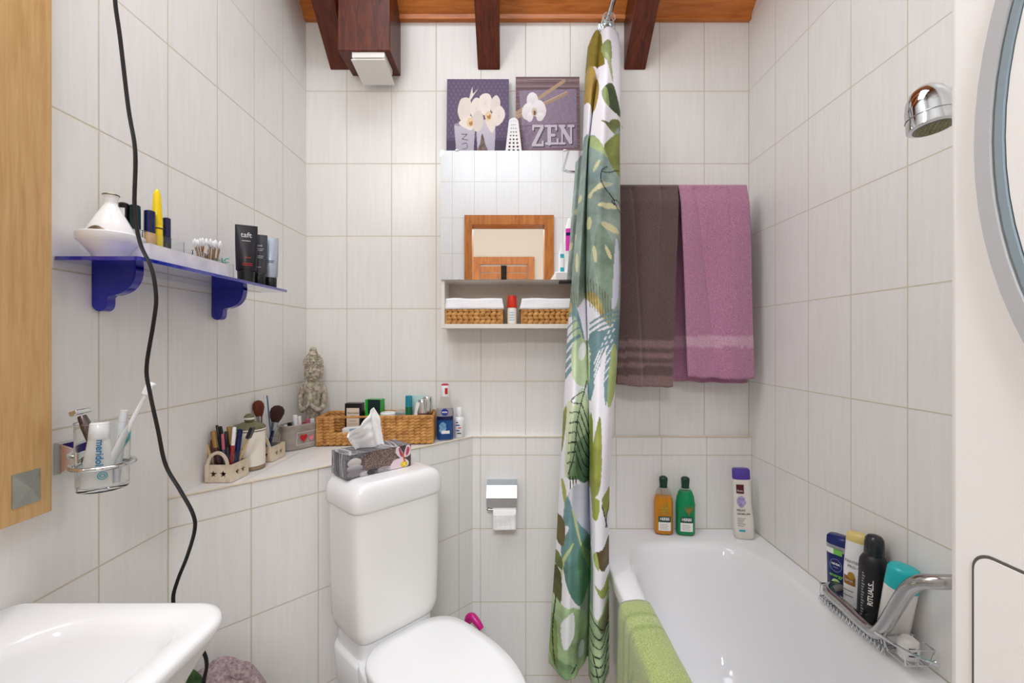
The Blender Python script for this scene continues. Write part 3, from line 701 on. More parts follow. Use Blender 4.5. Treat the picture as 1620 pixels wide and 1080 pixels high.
# ------------------------------------------------------------------ towels on the rail
rail = thing('towel_rail', 'chrome towel rail behind the brown and pink towels', 'towel rail', (0, 1.445, H + .482))
m = MB(); m.cyl((.340, 0, 0), (.745, 0, 0), .006); m.build('bar', CHROME, rail)
for x in (.36, .735): m = MB(); m.cyl((x, 0, 0), (x, YB - 1.446, 0), .007); m.cyl((x, YB - 1.449, 0), (x, YB - 1.446, 0), .02); m.build('mount', CHROME, rail)
def towel(name, label, xt, xb, zfront, zback, off, colf, seed, foldamp=.006, yf=1.415, yb=1.485):
    ztop = H + .492; nu, nv = 70, 170; m = MB(); cols = []
    Lf, Lb = ztop - zfront, ztop - zback; arc = .085; tot = Lf + arc + Lb
    for j in range(nv + 1):
        t = j / nv * tot
        if t < Lf: z = zfront + t; side = -1; down = (ztop - z)
        elif t < Lf + arc: side = None; q = (t - Lf) / arc
        else: z = ztop - (t - Lf - arc); side = 1; down = ztop - z
        for i in range(nu + 1):
            u = i / nu
            if side is None:
                ang = PI * q; y = (yf + yb) / 2 - math.cos(ang) * .022; zz = ztop + .012 * math.sin(ang); k = 0; dwn = 0
                xx = xt[0] + (xt[1] - xt[0]) * u
            else:
                k = min(1, down / .6); e = min(1, down / .05); base = (yf + yb) / 2 + side * (.022 + ((yb - yf) / 2 - .022) * e)
                sh = off if side > 0 else (0, 0)
                xa = xt[0] + (xb[0] + sh[0] - xt[0]) * k; xc = xt[1] + (xb[1] + sh[1] - xt[1]) * k; xx = xa + (xc - xa) * u
                fold = math.sin(u * 9 + seed + .8 * k) * foldamp * min(1, .35 + k) + noise.noise(Vector((u * 3 + seed, z * 5, side * 3.0))) * .004
                fold += foldamp * .9 * math.exp(-((u - .22 - .25 * k) / .035) ** 2) + foldamp * .7 * math.exp(-((u - .72 + .05 * k) / .03) ** 2) * (1 - k)
                y = base + (fold if side < 0 else fold * .2); zz = z - .010 * math.sin(u * 2.2) * k + .004 * noise.noise(Vector((u * 6, seed, side)))*k
            m.v.append((xx, y, zz)); cols.append(lin(colf(u, zz - H, side)))
    for j in range(nv):
        for i in range(nu): a = j * (nu + 1) + i; m.f.append((a, a + 1, a + nu + 2, a + nu + 1))
    o = m.build(name, vmat('terry_cloth', .95, 420, 1.0, .4), None, solid=.007, colors=cols, smooth=180)
    return sets(o, label, 'towel')
def brown(u, z, s):
    b = (98, 76, 76)
    for a, c in ((-.018, .004), (-.050, -.034), (-.080, -.068), (-.16, -.108)):
        if a < z < c: b = (136, 108, 108)
    return b
def pink(u, z, s):
    if -.018 < z < .018: return (206, 162, 184)
    if s and s > 0 and z < -.115: return (176, 118, 148)
    return (184, 128, 158)
towel('bath_towel', 'dark brown towel with lighter stripes near its hem, hanging beside the shower curtain', (.343, .530), (.335, .508), H - .135, H - .14, (0, .0), brown, 1.0)
towel('bath_towel', 'dusty pink towel with a pale band, hanging right of the brown towel', (.534, .752), (.556, .772), H - .110, H - .128, (-.028, .012), pink, 4.2)
m = MB(); nu, nv = 40, 50
prof = [(.338, -.668), (.334, -.645), (.328, -.632), (.310, -.627), (.285, -.627), (.268, -.632), (.261, -.645), (.259, -.70), (.258, -.80), (.256, -.92), (.255, -1.0)]
pp = catmull([Vector((a, 0, b)) for a, b in prof], 5)[0]; cols = []
for p in pp:
    for i in range(nu + 1):
        u = i / nu; y = .62 + .455 * u; d_ = noise.noise(Vector((p.x * 30, y * 14, p.z * 14))) * .004
        m.v.append((p.x - abs(d_) * .6 if p.z < -.64 + 0 and p.x < .3 else p.x, y + .004 * math.sin(p.z * 20), H + p.z + (d_ * .6 if p.z > -.64 else 0)))
        c = (166, 182, 106)
        if any(abs(y - yy) < .0018 for yy in (1.018, .972, .925)): c = (142, 160, 82)
        if .975 < y < 1.015: c = (172, 188, 114)
        if p.x < .30 and p.z > -.9 and abs((y * 40 + p.z * 25) % 1) < .10 and .93 < y < .97: c = (146, 162, 86)
        cols.append(lin(c))
for j in range(len(pp) - 1):
    for i in range(nu): a = j * (nu + 1) + i; m.f.append((a, a + 1, a + nu + 2, a + nu + 1))
sets(m.build('bath_towel', vmat('terry_cloth'), None, solid=.009, colors=cols, smooth=180), 'lime green towel draped over the left rim of the bathtub', 'towel')

# ------------------------------------------------------------------ curtain rod and curtain
rod = thing('curtain_rod', 'chrome L-shaped curtain rod under the ceiling, ending on the back wall', 'curtain rod', (0, 0, 0))
rx_, rz_ = .322, H + 1.083
m = MB(); m.tube([(rx_, YB, rz_), (rx_, 1.0, rz_), (rx_, .5, rz_), (rx_, .06, rz_), (rx_ + .02, .01, rz_), (rx_ + .07, -.01, rz_), (.6, -.01, rz_), (XR, -.01, rz_)], .0085, 12, smooth=5); m.build('tube', CHROME, rod)
m = MB(); m.cyl((rx_, YB - .006, rz_), (rx_, YB - .001, rz_), .026); m.cyl((rx_, YB - .02, rz_), (rx_, YB - .006, rz_), .015); m.build('wall_flange', CHROME, rod)
# rows: y -> px of column controls (left back, left silhouette, left lobe front, valley in, valley deep, right lobe left, right front, right silhouette, right back)
rows = [(50, 941, 940, 944, 949, 952, 950, 962, 978, 972), (75, 934, 930, 939, 949, 951, 947, 962, 980, 975), (120, 930, 926, 935, 946, 949, 946, 960, 981, 976), (240, 928, 922, 927, 931, 936, 931, 955, 980, 972), (330, 922, 914, 921, 928, 932, 929, 952, 981, 973),
        (440, 914, 905, 914, 924, 930, 928, 952, 982, 973), (520, 908, 898, 909, 926, 933, 930, 952, 979, 970), (620, 902, 893, 907, 930, 936, 932, 952, 973, 965), (700, 898, 889, 905, 930, 937, 933, 950, 967, 960),
        (760, 895, 885, 903, 928, 937, 933, 948, 964, 957), (850, 890, 881, 902, 926, 937, 935, 948, 963, 956), (960, 884, 873, 900, 922, 934, 934, 948, 963, 955), (1040, 882, 868, 898, 916, 930, 933, 948, 963, 955), (1120, 884, 870, 898, 916, 928, 932, 948, 964, 955)]
Ys = [1.40, 1.365, 1.30, 1.335, 1.385, 1.31, 1.265, 1.32, 1.40]
Yb = [1.30, 1.27, 1.20, 1.235, 1.29, 1.21, 1.17, 1.23, 1.29]
Yt = [1.520, 1.505, 1.475, 1.485, 1.515, 1.485, 1.46, 1.485, 1.520]
cvp = Cv(860, 40, 992, 1090, 300, 2300, (234, 233, 240))
OL, TE, LG, CR, DG = (138, 122, 44), (142, 164, 158), (176, 196, 140), (216, 214, 168), (66, 84, 52)
q = cvp
q.poly([(926, 50), (948, 50), (953, 75), (957, 112), (945, 108), (924, 108)], (128, 112, 36), vary=.25, smooth=2)
q.poly([(933, 105), (944, 122), (948, 150), (941, 178), (932, 165), (924, 150), (925, 115)], (150, 126, 58), vary=.25)
q.poly([(951, 80), (966, 74), (967, 108), (958, 104)], (152, 166, 112), vary=.15); q.poly([(957, 92), (966, 105), (970, 140), (963, 118)], (182, 192, 150), vary=.1)
q.poly([(953, 156), (968, 141), (976, 158), (982, 184), (968, 182), (957, 174)], DG, vary=.3); q.poly([(952, 155), (960, 152), (964, 178), (956, 174)], (150, 166, 108), .8)
q.poly([(951, 202), (962, 204), (968, 196), (983, 194), (984, 222), (966, 214)], (122, 134, 70), vary=.3)
q.poly([(918, 225), (931, 216), (942, 222), (955, 246), (968, 228), (985, 210), (986, 430), (980, 500), (968, 520), (955, 505), (940, 485), (925, 470), (905, 500), (890, 480), (905, 330)], TE, vary=.22, smooth=2, col2=(142, 158, 146))
q.poly([(930, 218), (941, 222), (956, 246), (960, 258), (946, 248), (932, 232)], (168, 186, 130), vary=.1)
q.poly([(956, 240), (985, 212), (985, 275), (972, 275), (962, 258)], (122, 132, 66), vary=.3)
q.poly([(948, 360), (970, 390), (972, 440), (966, 510), (950, 470), (940, 400)], (104, 132, 100), .5, vary=.2); q.poly([(925, 340), (935, 380), (932, 440), (922, 460)], (88, 118, 96), .5)
for a in ((944, 270, 9, 3.2, -55), (952, 302, 20, 4, -22), (934, 312, 3.5, 4, 0), (963, 331, 17, 4.2, -3), (965, 364, 15, 5.5, 20), (932, 355, 4, 10, 0), (918, 312, 3, 6, 0), (941, 405, 3, 14, -8), (962, 402, 3, 12, -25), (913, 415, 2.5, 16, 0), (909, 372, 3, 8, 10)): q.ell(*a, CR, .95)
q.poly([(974, 380), (979, 400), (978, 470), (968, 490), (970, 440)], (206, 208, 226)); q.ell(946, 282, 14, 10, 0, (128, 160, 176), .3); q.ell(966, 300, 12, 8, 0, (128, 160, 180), .3)
q.poly([(890, 472), (905, 478), (914, 500), (902, 492), (890, 488)], (186, 172, 108), vary=.2); q.poly([(926, 470), (940, 486), (958, 508), (968, 520), (960, 505), (945, 470), (930, 462)], (182, 166, 104), vary=.3)
for k in range(9): q.line([(930 + k * 4.5, 440 + k * 4), (932 + k * 4.3, 470 + k * 5), (934 + k * 4, 486 + k * 4)], 1.0, (92, 88, 46), .7)
for k in range(5): q.line([(896 + k * 4, 460), (898 + k * 3.8, 486)], .9, (110, 100, 50), .7)
q.line([(960, 272), (951, 282), (953, 300), (970, 318), (972, 325), (980, 335)], 1.3, (26, 34, 34)); q.line([(951, 282), (962, 280), (978, 272)], 1.3, (26, 34, 34)); q.line([(972, 328), (968, 322), (976, 320), (981, 324)], 1.3, (26, 34, 34))
# teal fronds
TD = (112, 146, 152)
q.poly([(985, 500), (985, 580), (975, 570), (966, 600), (958, 640), (955, 600), (960, 545), (945, 590), (935, 632), (930, 620), (935, 560), (930, 540), (940, 525), (965, 520)], TD, vary=.12, smooth=2)
for k in range(7): q.line([(980 - k * 1.0, 492 + k * 8), (955 - k, 500 + k * 8.5), (934 - k * .4, 512 + k * 9)], 2.6, TD); q.line([(972, 508 + k * 12), (955 - k * 2, 540 + k * 13), (940, 575 + k * 10)], 1.6, (236, 236, 242), .95)
q.poly([(966, 560), (974, 545), (976, 600), (966, 640), (960, 630)], (170, 186, 120), vary=.1); q.poly([(905, 480), (915, 495), (926, 545), (918, 555), (908, 530)], TD, vary=.1); q.poly([(908, 500), (918, 520), (922, 548), (912, 550), (906, 530)], (176, 198, 156))
for k in range(6): q.line([(916, 505 + k * 13), (904, 512 + k * 14), (890, 530 + k * 15)], 4.2 if k > 1 else 2, TD, .95)
q.poly([(906, 545), (930, 540), (933, 600), (922, 612), (906, 595)], (190, 206, 168), vary=.12); q.ell(921, 556, 6, 14, 10, (234, 234, 240))
# line-art leaf
q.poly([(921, 612), (931, 640), (938, 700), (938, 768), (914, 756), (896, 750), (898, 700), (906, 645)], (196, 210, 170), vary=.1, col2=(70, 112, 72)); q.poly([(897, 640), (907, 640), (903, 700), (899, 750), (893, 748), (895, 700)], (206, 216, 178), .8)
q.poly([(912, 700), (938, 690), (938, 768), (914, 756)], (58, 96, 66), .65, vary=.3)
LK = (22, 30, 28); q.line([(928, 603), (924, 620), (914, 660), (908, 715), (899, 748)], 1.3, LK); q.line([(925, 619), (912, 624), (904, 634), (918, 638)], 1.3, LK)
for k in range(6): q.line([(917 - k * 1.8, 652 + k * 15), (910 - k * 1.7, 650 + k * 15.5), (902 - k * .8, 652 + k * 16)], 1.5, LK); q.line([(919 - k * 1.8, 636 + k * 15), (927 - k, 660 + k * 18), (935, 690 + k * 14)], 1.2, LK)
for k in range(3): q.line([(902 + k * 4, 750), (904 + k * 5, 790), (910 + k * 2, 796), (905, 810), (896, 815)], 1.1, LK)
q.line([(925, 762), (916, 785), (905, 812), (892, 818)], 1.3, LK)
OG = (140, 148, 70)
q.poly([(949, 654), (952, 690), (951, 745), (946, 772), (934, 776), (934, 730), (942, 680)], OG, vary=.2); q.poly([(934, 655), (938, 665), (938, 730), (934, 730)], (120, 140, 50)); q.poly([(896, 642), (896, 668), (890, 715), (886, 718), (888, 672)], OG, vary=.2)
q.poly([(934, 778), (948, 782), (946, 808), (940, 812), (934, 800)], (150, 160, 70), vary=.15); q.poly([(952, 780), (966, 772), (966, 800), (958, 812)], (136, 144, 60), vary=.2); q.line([(952, 790), (957, 812), (960, 832)], 1.2, LK); q.line([(966, 790), (960, 810), (958, 828)], 1.1, LK)
q.poly([(890, 760), (896, 775), (894, 800), (888, 770)], (168, 172, 90))
q.poly([(903, 768), (928, 764), (936, 780), (936, 850), (918, 870), (900, 800)], (198, 200, 212), vary=.05)
# lower teal leaf
q.poly([(898, 780), (910, 815), (930, 850), (936, 900), (930, 940), (918, 958), (900, 930), (888, 880), (890, 830)], (112, 150, 154), vary=.18, col2=(84, 128, 108))
for k in range(4): q.line([(905 + k * 2, 800 + k * 6), (916 + k * 2, 850 + k * 8), (934, 890 + k * 9)], 1.6, (196, 206, 150), .9)
q.line([(906, 855), (892, 885), (886, 930)], 3, (190, 204, 140)); q.line([(898, 830), (890, 850)], 4, (234, 234, 240))
q.poly([(915, 870), (936, 860), (938, 960), (928, 1060), (916, 1050), (918, 950)], (70, 118, 66), .7, vary=.25)
q.poly([(876, 826), (893, 824), (892, 864), (880, 862)], (92, 84, 44), vary=.3); q.poly([(874, 880), (889, 884), (889, 903), (876, 900)], (110, 120, 60), vary=.3); q.poly([(868, 908), (888, 910), (886, 962), (870, 955)], (84, 86, 44), vary=.3)
q.poly([(940, 863), (952, 858), (966, 850), (966, 893), (950, 888)], (96, 80, 42), vary=.3); q.poly([(939, 866), (944, 862), (948, 888), (942, 882)], (164, 178, 100)); q.poly([(941, 910), (950, 918), (966, 908), (966, 936), (950, 930)], (146, 160, 84), vary=.2)
q.poly([(932, 955), (945, 965), (966, 940), (968, 1090), (930, 1090)], (166, 190, 148), vary=.2); q.poly([(946, 968), (958, 950), (968, 950), (966, 980), (952, 985)], (104, 104, 58), .8, vary=.3)
for k in range(6): q.line([(934, 985 + k * 17), (950, 992 + k * 14), (966, 972 + k * 17)], 1.8, LK)
q.line([(934, 962), (948, 975), (966, 990)], 1.6, LK); q.line([(938, 1020), (948, 1060), (952, 1090)], 1.3, LK); q.line([(964, 1000), (955, 1050)], 1.3, LK)
q.poly([(862, 960), (886, 955), (915, 960), (930, 1000), (930, 1090), (862, 1090)], (158, 182, 138), vary=.25); q.poly([(888, 985), (906, 962), (908, 1000), (892, 1022)], (230, 232, 236)); q.ell(893, 1055, 16, 13, 0, (84, 124, 84), .6, vary=.4); q.poly([(866, 990), (880, 990), (882, 1060), (868, 1040)], (110, 128, 62), .8, vary=.3)
q.line([(880, 950), (874, 1010), (878, 1060)], 1.5, LK); q.line([(905, 1058), (911, 1050)], 2, LK); q.ell(919, 1035, 5, 14, 0, (214, 214, 222), .8)
def curt():
    NU, NV = 230, 760; ncol = 9
    zt_, zb_ = H + 1.030, H - .912
    ry = np.array([r[0] for r in rows], float); tab = np.array([r[1:] for r in rows], float)
    m = MB(); ux_, uy_ = [], []
    for j in range(NV + 1):
        v = j / NV; z = zt_ + (zb_ - zt_) * v; kk = min(1, v / .19); kk = kk * kk * (3 - 2 * kk); kb = min(1, max(0, (v - .50) / .20)); kb = kb * kb * (3 - 2 * kb)
        ctr = []
        for c in range(ncol):
            Y = Yt[c] + (Ys[c] - Yt[c]) * kk + (Yb[c] - Ys[c]) * kb
            # a fold line: position along its height taken from the measured drape table
            yy = 540 - (z - H) / Y * F
            x = np.interp(yy, ry, tab[:, c]); ctr.append((Vector(((x - 810) / F * Y, Y, z)), x, yy))
        pts, _ = catmull([c[0] for c in ctr], 1)
        P3 = [c[0] for c in ctr]; n = NU
        for i in range(n + 1):
            t = i / n * (ncol - 1); a = min(int(t), ncol - 2); f = t - a
            g = lambda k: min(max(k, 0), ncol - 1)
            def cr(p0, p1, p2, p3): return .5 * ((2 * p1) + (p2 - p0) * f + (2 * p0 - 5 * p1 + 4 * p2 - p3) * f * f + (3 * p1 - p0 - 3 * p2 + p3) * f ** 3)
            p = cr(P3[g(a - 1)], P3[a], P3[a + 1], P3[g(a + 2)])
            wob = .0035 * math.sin(7 * t + v * 5) * min(1, v * 4) + noise.noise(Vector((t * .8, v * 9, 1))) * .0035
            p = Vector((p.x, p.y + wob, p.z))
            if v > .985: p.z += .0
            m.v.append(tuple(p)); ux_.append(810 + p.x / p.y * F); uy_.append(540 - (z - H) / (1.49 + (1.31 - 1.49) * kk - .09 * kb) * F)
    for j in range(NV):
        for i in range(NU): a = j * (NU + 1) + i; m.f.append((a, a + 1, a + NU + 2, a + NU + 1))
    cols = cvp.at(np.array(ux_), np.array(uy_))
    ct = thing('shower_curtain', 'white shower curtain printed with green and teal leaves, gathered by the tub', 'shower curtain', (0, 0, 0))
    o = m.build('fabric', vmat('curtain_print', .6), ct, colors=cols, smooth=180, recalc=False, solid=.0012)
    # gathered pale lining edge at the top right
    m = MB()
    def g(u, v):
        z = rz_ - .045 - .36 * v; x = .318 + .040 * u + .004 * math.sin(v * 7); y = 1.512 + .014 * math.sin(u * 7) - .10 * v * v
        return (x + .006 * v * (u - .5) - .01 * v, y, z)
    m.grid(30, 40, g); m.build('inner_fold', pm('curtain_white', (236, 236, 240), .6, noise_s=14, noise_a=.03), ct, solid=.0012, smooth=180)
    rg = pm('ring_clear', (225, 228, 230), .15, trans=.4, noise_s=4, noise_a=.02)
    for k in range(3):
        m = MB(); yy = 1.478 + k * .020
        m.tube([(rx_ + .02 * math.cos(a * PI / 8), yy + .004 * math.sin(a * PI / 8 + k), rz_ - .008 + .02 * math.sin(a * PI / 8)) for a in range(16)], .002, 6, closed=True); m.build('curtain_ring', rg, ct)
curt()

# ------------------------------------------------------------------ laundry dryer and washer tower
mx0, my0, my1 = .25, -.262, .257
def appliance(name, label, z0_, z1_, cat):
    t = thing(name, label, cat, (0, 0, z0_)); h_ = z1_ - z0_
    m = MB(); m.box((mx0, my0, 0), (XR - .03, my1, h_)); m.build('housing', SATIN, t, bevel=.006)
    return t
ws = appliance('washing_machine', 'white washing machine under the dryer at the right edge', .0, H - .385, 'washing machine')
m = MB(); m.mesh(shape([circle_pts(0, 0, .17, 48), circle_pts(0, 0, .12, 48)], .014), Matrix.Translation((mx0 - .004, -.01, .42)) @ Matrix.Rotation(-PI / 2, 4, 'Y')); m.build('door_ring', pm('satin_silver', (190, 192, 195), .35, metal=.15, noise_s=5, noise_a=.03), ws)
m = MB(); m.loft([(0, .12, .12, 2), (.006, .115, .115, 2)], 40, Matrix.Translation((mx0 + .002, -.01, .42)) @ Matrix.Rotation(-PI / 2, 4, 'Y')); m.build('door_glass', BLACK, ws)
dr = appliance('tumble_dryer', 'white tumble dryer with a large round silver-ringed door at the right edge', H - .383, H + .405, 'tumble dryer')
cz = .383 + .102; cyy = -.007; rotm = Matrix.Rotation(-PI / 2, 4, 'Y')
def ringm(ro, ri, t, x): return MB().mesh(shape([circle_pts(0, 0, ro, 96), circle_pts(0, 0, ri, 96)], t), Matrix.Translation((x, cyy, cz)) @ rotm)
ringm(.2425, .2350, .010, mx0 - .001).build('door_ring', MATS['satin_silver'], dr, bevel=.0015)
ringm(.2350, .2335, .004, mx0 - .001).build('door_gasket', SATIN, dr)
ringm(.2335, .2298, .008, mx0 - .001).build('door_trim', pm('blue_grey_rubber', (140, 156, 164), .4, noise_s=5, noise_a=.05), dr)
m = MB(); m.loft([(-.002, .2297, .2297, 2), (.004, .229, .229, 2), (.006, .20, .20, 2), (.0065, .1, .1, 2)], 96, Matrix.Translation((mx0, cyy, cz)) @ rotm); m.build('door', SATIN, dr, smooth=60)
def rrect(x0, x1, y0, y1, r, n=8):
    o_ = []
    for cx, cy_, a0 in ((x1 - r, y0 + r, -90), (x1 - r, y1 - r, 0), (x0 + r, y1 - r, 90), (x0 + r, y0 + r, 180)):
        for k in range(n + 1): a = R(a0 + 90 * k / n); o_.append((cx + r * math.cos(a), cy_ + r * math.sin(a)))
    return o_
# service flap: outline in (y,z)
zt2 = .383 - .112
ol = rrect(-.2, .2415, .02, zt2, .010); ol2 = rrect(-.1985, .2400, .0215, zt2 - .0015, .009)
M2 = Matrix(((0, 0, 1, mx0), (1, 0, 0, 0), (0, 1, 0, 0), (0, 0, 0, 1)))
MB().mesh(shape([ol, ol2], .0016), M2).build('flap_gap', pm('gap_grey', (92, 90, 88), .7, noise_s=5, noise_a=.05), dr)
MB().mesh(shape([ol2], .0024), M2).build('service_flap', SATIN, dr, bevel=.0008)
# things on top of the dryer (seen in the mirror)
bt = thing('fabric_softener', 'white bottle with magenta label and dark cap on top of the dryer, in the mirror', 'bottle', (.365, .03, H + .405), (0, 0, R(180)))
m = MB(); m.loft([(.12, .034, .024, 3), (.13, .038, .028, 3), (.26, .038, .028, 3), (.33, .026, .022, 2.4), (.37, .012, .012, 2)], 28); m.build('body', PLASTIC, bt)
decal('label', pm('magenta_label', (214, 60, 170), .4, noise_s=9, noise_a=.1), bt, -.03, .03, .16, .30, surf(.0385, .0285, 3)); decal('label_band', NAVY, bt, -.028, .028, .255, .275, surf(.0388, .0290, 3))
m = MB(); m.lathe([(.016, .0), (.02, .02), (.021, .12)]); m.build('base', pm('dark_plum', (60, 20, 44), .4, noise_s=5, noise_a=.1), bt)
bt.location.z = H + .4055
bxx = thing('carton', 'white carton on top of the dryer, in the mirror', 'carton', (.375, .10, H + .4055), (0, 0, R(8)))
MB().box((-.05, -.03, 0), (.05, .03, .125)).build('box', PLASTIC, bxx, bevel=.002); MB().box((-.048, .0302, .02), (-.01, .0308, .08)).build('label', WHTAG, bxx)
bt2 = thing('spray_bottle', 'white bottle with teal marks on top of the dryer, in the mirror', 'bottle', (.315, .02, H + .4055), (0, 0, R(180)))
m = MB(); m.loft([(0, .022, .018, 3), (.15, .022, .018, 3), (.19, .010, .010, 2), (.21, .010, .010, 2)], 24); m.build('body', WHITE, bt2)
TEAL = pm('teal_plastic', (52, 178, 190), .35, noise_s=9, noise_a=.06)
decal('label', TEAL, bt2, -.012, .012, .12, .145, surf(.022, .018, 3)); decal('label', TEAL, bt2, -.012, .012, .03, .06, surf(.022, .018, 3))

# ------------------------------------------------------------------ shower head
sh = thing('overhead_shower', 'chrome domed shower head on the right wall, left of the dryer', 'shower', (.694, .735, H + .352), (R(-6), R(-4), 0))
DY = sh.location.y / F
m = MB(); m.lathe([(.030, 0), (.0335, .002), (.0335, .010), (.0325, .016), (.0320, .034), (.029, .050), (.022, .064), (.012, .072), (.003, .074)], 40); m.build('dome', CHROME, sh, smooth=60)
m = MB(); m.tube([(.0328 * math.cos(a * PI / 18), .0328 * math.sin(a * PI / 18), .020) for a in range(36)], .0007, 6, closed=True); m.build('seam_ring', STEEL, sh)
m = MB(); m.lathe([(.026, -.001), (.026, .001)], 32); m.build('spray_plate', pm('spray_grey', (120, 118, 104), .5, noise_s=30, noise_a=.1), sh)
m = MB(); m.ball((0, 0, -.001), (.0018, .0018, .0016), 8, 6)
for rr_, nn in ((.007, 6), (.0135, 12), (.020, 18)):
    for k in range(nn): m.ball((rr_ * math.cos(2 * PI * k / nn), rr_ * math.sin(2 * PI * k / nn), -.0015), (.0018, .0018, .0016), 8, 6)
m.build('nozzles', pm('nozzle_olive', (158, 160, 96), .4, noise_s=30, noise_a=.2), sh)
m = MB(); m.tube([(.010, 0, .054), (.04, 0, .058), (.08, 0, .060), (XR - .688, 0, .062)], .011, 12, smooth=4); m.cyl((XR - .688 - .008, 0, .062), (XR - .688 - .001, 0, .062), .024); m.build('arm', CHROME, sh)

# ------------------------------------------------------------------ angled grab bar and wire basket
gb = thing('grab_bar', 'thick angled chrome grab bar on the right wall over the tub', 'grab bar', (0, 0, 0))
gx = .742
gp = [(XR, 1.055, H - .575), (.775, 1.058, H - .580), (gx, 1.045, H - .585), (gx, 1.0, H - .590), (gx, .945, H - .596), (gx, .912, H - .594), (gx, .893, H - .575), (gx, .865, H - .520), (gx, .838, H - .468), (gx + .003, .815, H - .440), (gx + .020, .797, H - .430), (gx + .045, .793, H - .428), (XR - .001, .792, H - .428)]
m = MB(); m.tube(gp, .0125, 18, smooth=5); m.build('bar', pm('grab_chrome', (190, 188, 186), .18, metal=1, noise_s=8, noise_a=.05), gb)
MB().cyl((XR - .004, .792, H - .428), (XR - .0005, .792, H - .428), .03, seg=24).build('wall_flange', CHROME, gb); MB().cyl((XR - .004, 1.055, H - .575), (XR - .0005, 1.055, H - .575), .022, seg=24).build('wall_flange', CHROME, gb)
wb = thing('wire_basket', 'chrome wire shower basket behind the angled grab bar, holding four bottles', 'wire basket', (0, 0, 0))
m = MB(); fzb = H - .624; bx0, bx1, by0, by1 = .757, .815, .900, 1.096
for z in (fzb + .03, fzb): m.tube([(bx0, by0, z), (bx1, by0, z), (bx1, by1, z), (bx0, by1, z)], .0016, 6, closed=True)
m.build('rim', CHROME, wb)
m = MB(); nn = 26
for k in range(nn):
    y = by0 + .004 + (by1 - by0 - .008) * k / (nn - 1); m.tube([(bx1, y, fzb + .03), (bx1, y, fzb), (bx0, y, fzb), (bx0 - .002, y, fzb + .015), (bx0, y, fzb + .03)], .0011, 5)
for k in range(4): x = bx0 + (bx1 - bx0) * (k + 1) / 5; m.tube([(x, by0, fzb - .001), (x, by1, fzb - .001)], .001, 5)
m.build('wires', CHROME, wb)
m = MB()
m.tube([(gx + .012, by0 + (by1 - by0) * (k / 40), fzb - .004 + (.006 if k % 2 else -.006)) for k in range(41)], .0013, 5, smooth=3); m.build('wavy_wire', CHROME, wb)
sd = thing('soap_dish', 'small chrome wire soap dish with hook hanging below the grab bar', 'soap dish', (.775, .872, H - .588))
m = MB(); m.tube([(-.03, -.024, 0), (.03, -.024, 0), (.03, .024, 0), (-.03, .024, 0)], .0016, 6, closed=True); m.tube([(-.022, -.020, -.032), (.022, -.020, -.032), (.022, .02, -.032), (-.022, .02, -.032)], .0016, 6, closed=True)
for x, y in ((-1, -1), (1, -1), (1, 1), (-1, 1), (0, -1), (0, 1)): m.tube([(x * .03, y * .024, 0), (x * .022, y * .02, -.032)], .0013, 6)
for k in range(5): m.tube([(-.022 + .011 * k, -.02, -.032), (-.022 + .011 * k, .02, -.032)], .001, 5)
m.build('cage', CHROME, sd)
m = MB(); m.tube([(-.045, .024, .004), (-.03, -.024, .002), (-.012, -.06, .004), (-.010, -.067, .007)], .0028, 8, smooth=3); m.ball((-.010, -.068, .008), .005); m.build('hook', CHROME, sd)
jr = thing('travel_bottle', 'small white bottle lying in the wire soap dish', 'bottle', (.775, .872, H - .618))
m = MB(); m.loft([(0, .014, .012, 2.5), (.003, .017, .014, 2.5), (.034, .017, .014, 2.5), (.040, .010, .010, 2)], 20); m.build('body', PLASTIC, jr)
for k in range(3): decal('printed_line', INK, jr, -.010, .008 - .003 * k, .010 + .007 * k, .0125 + .007 * k, surf(.017, .014, 2.5))

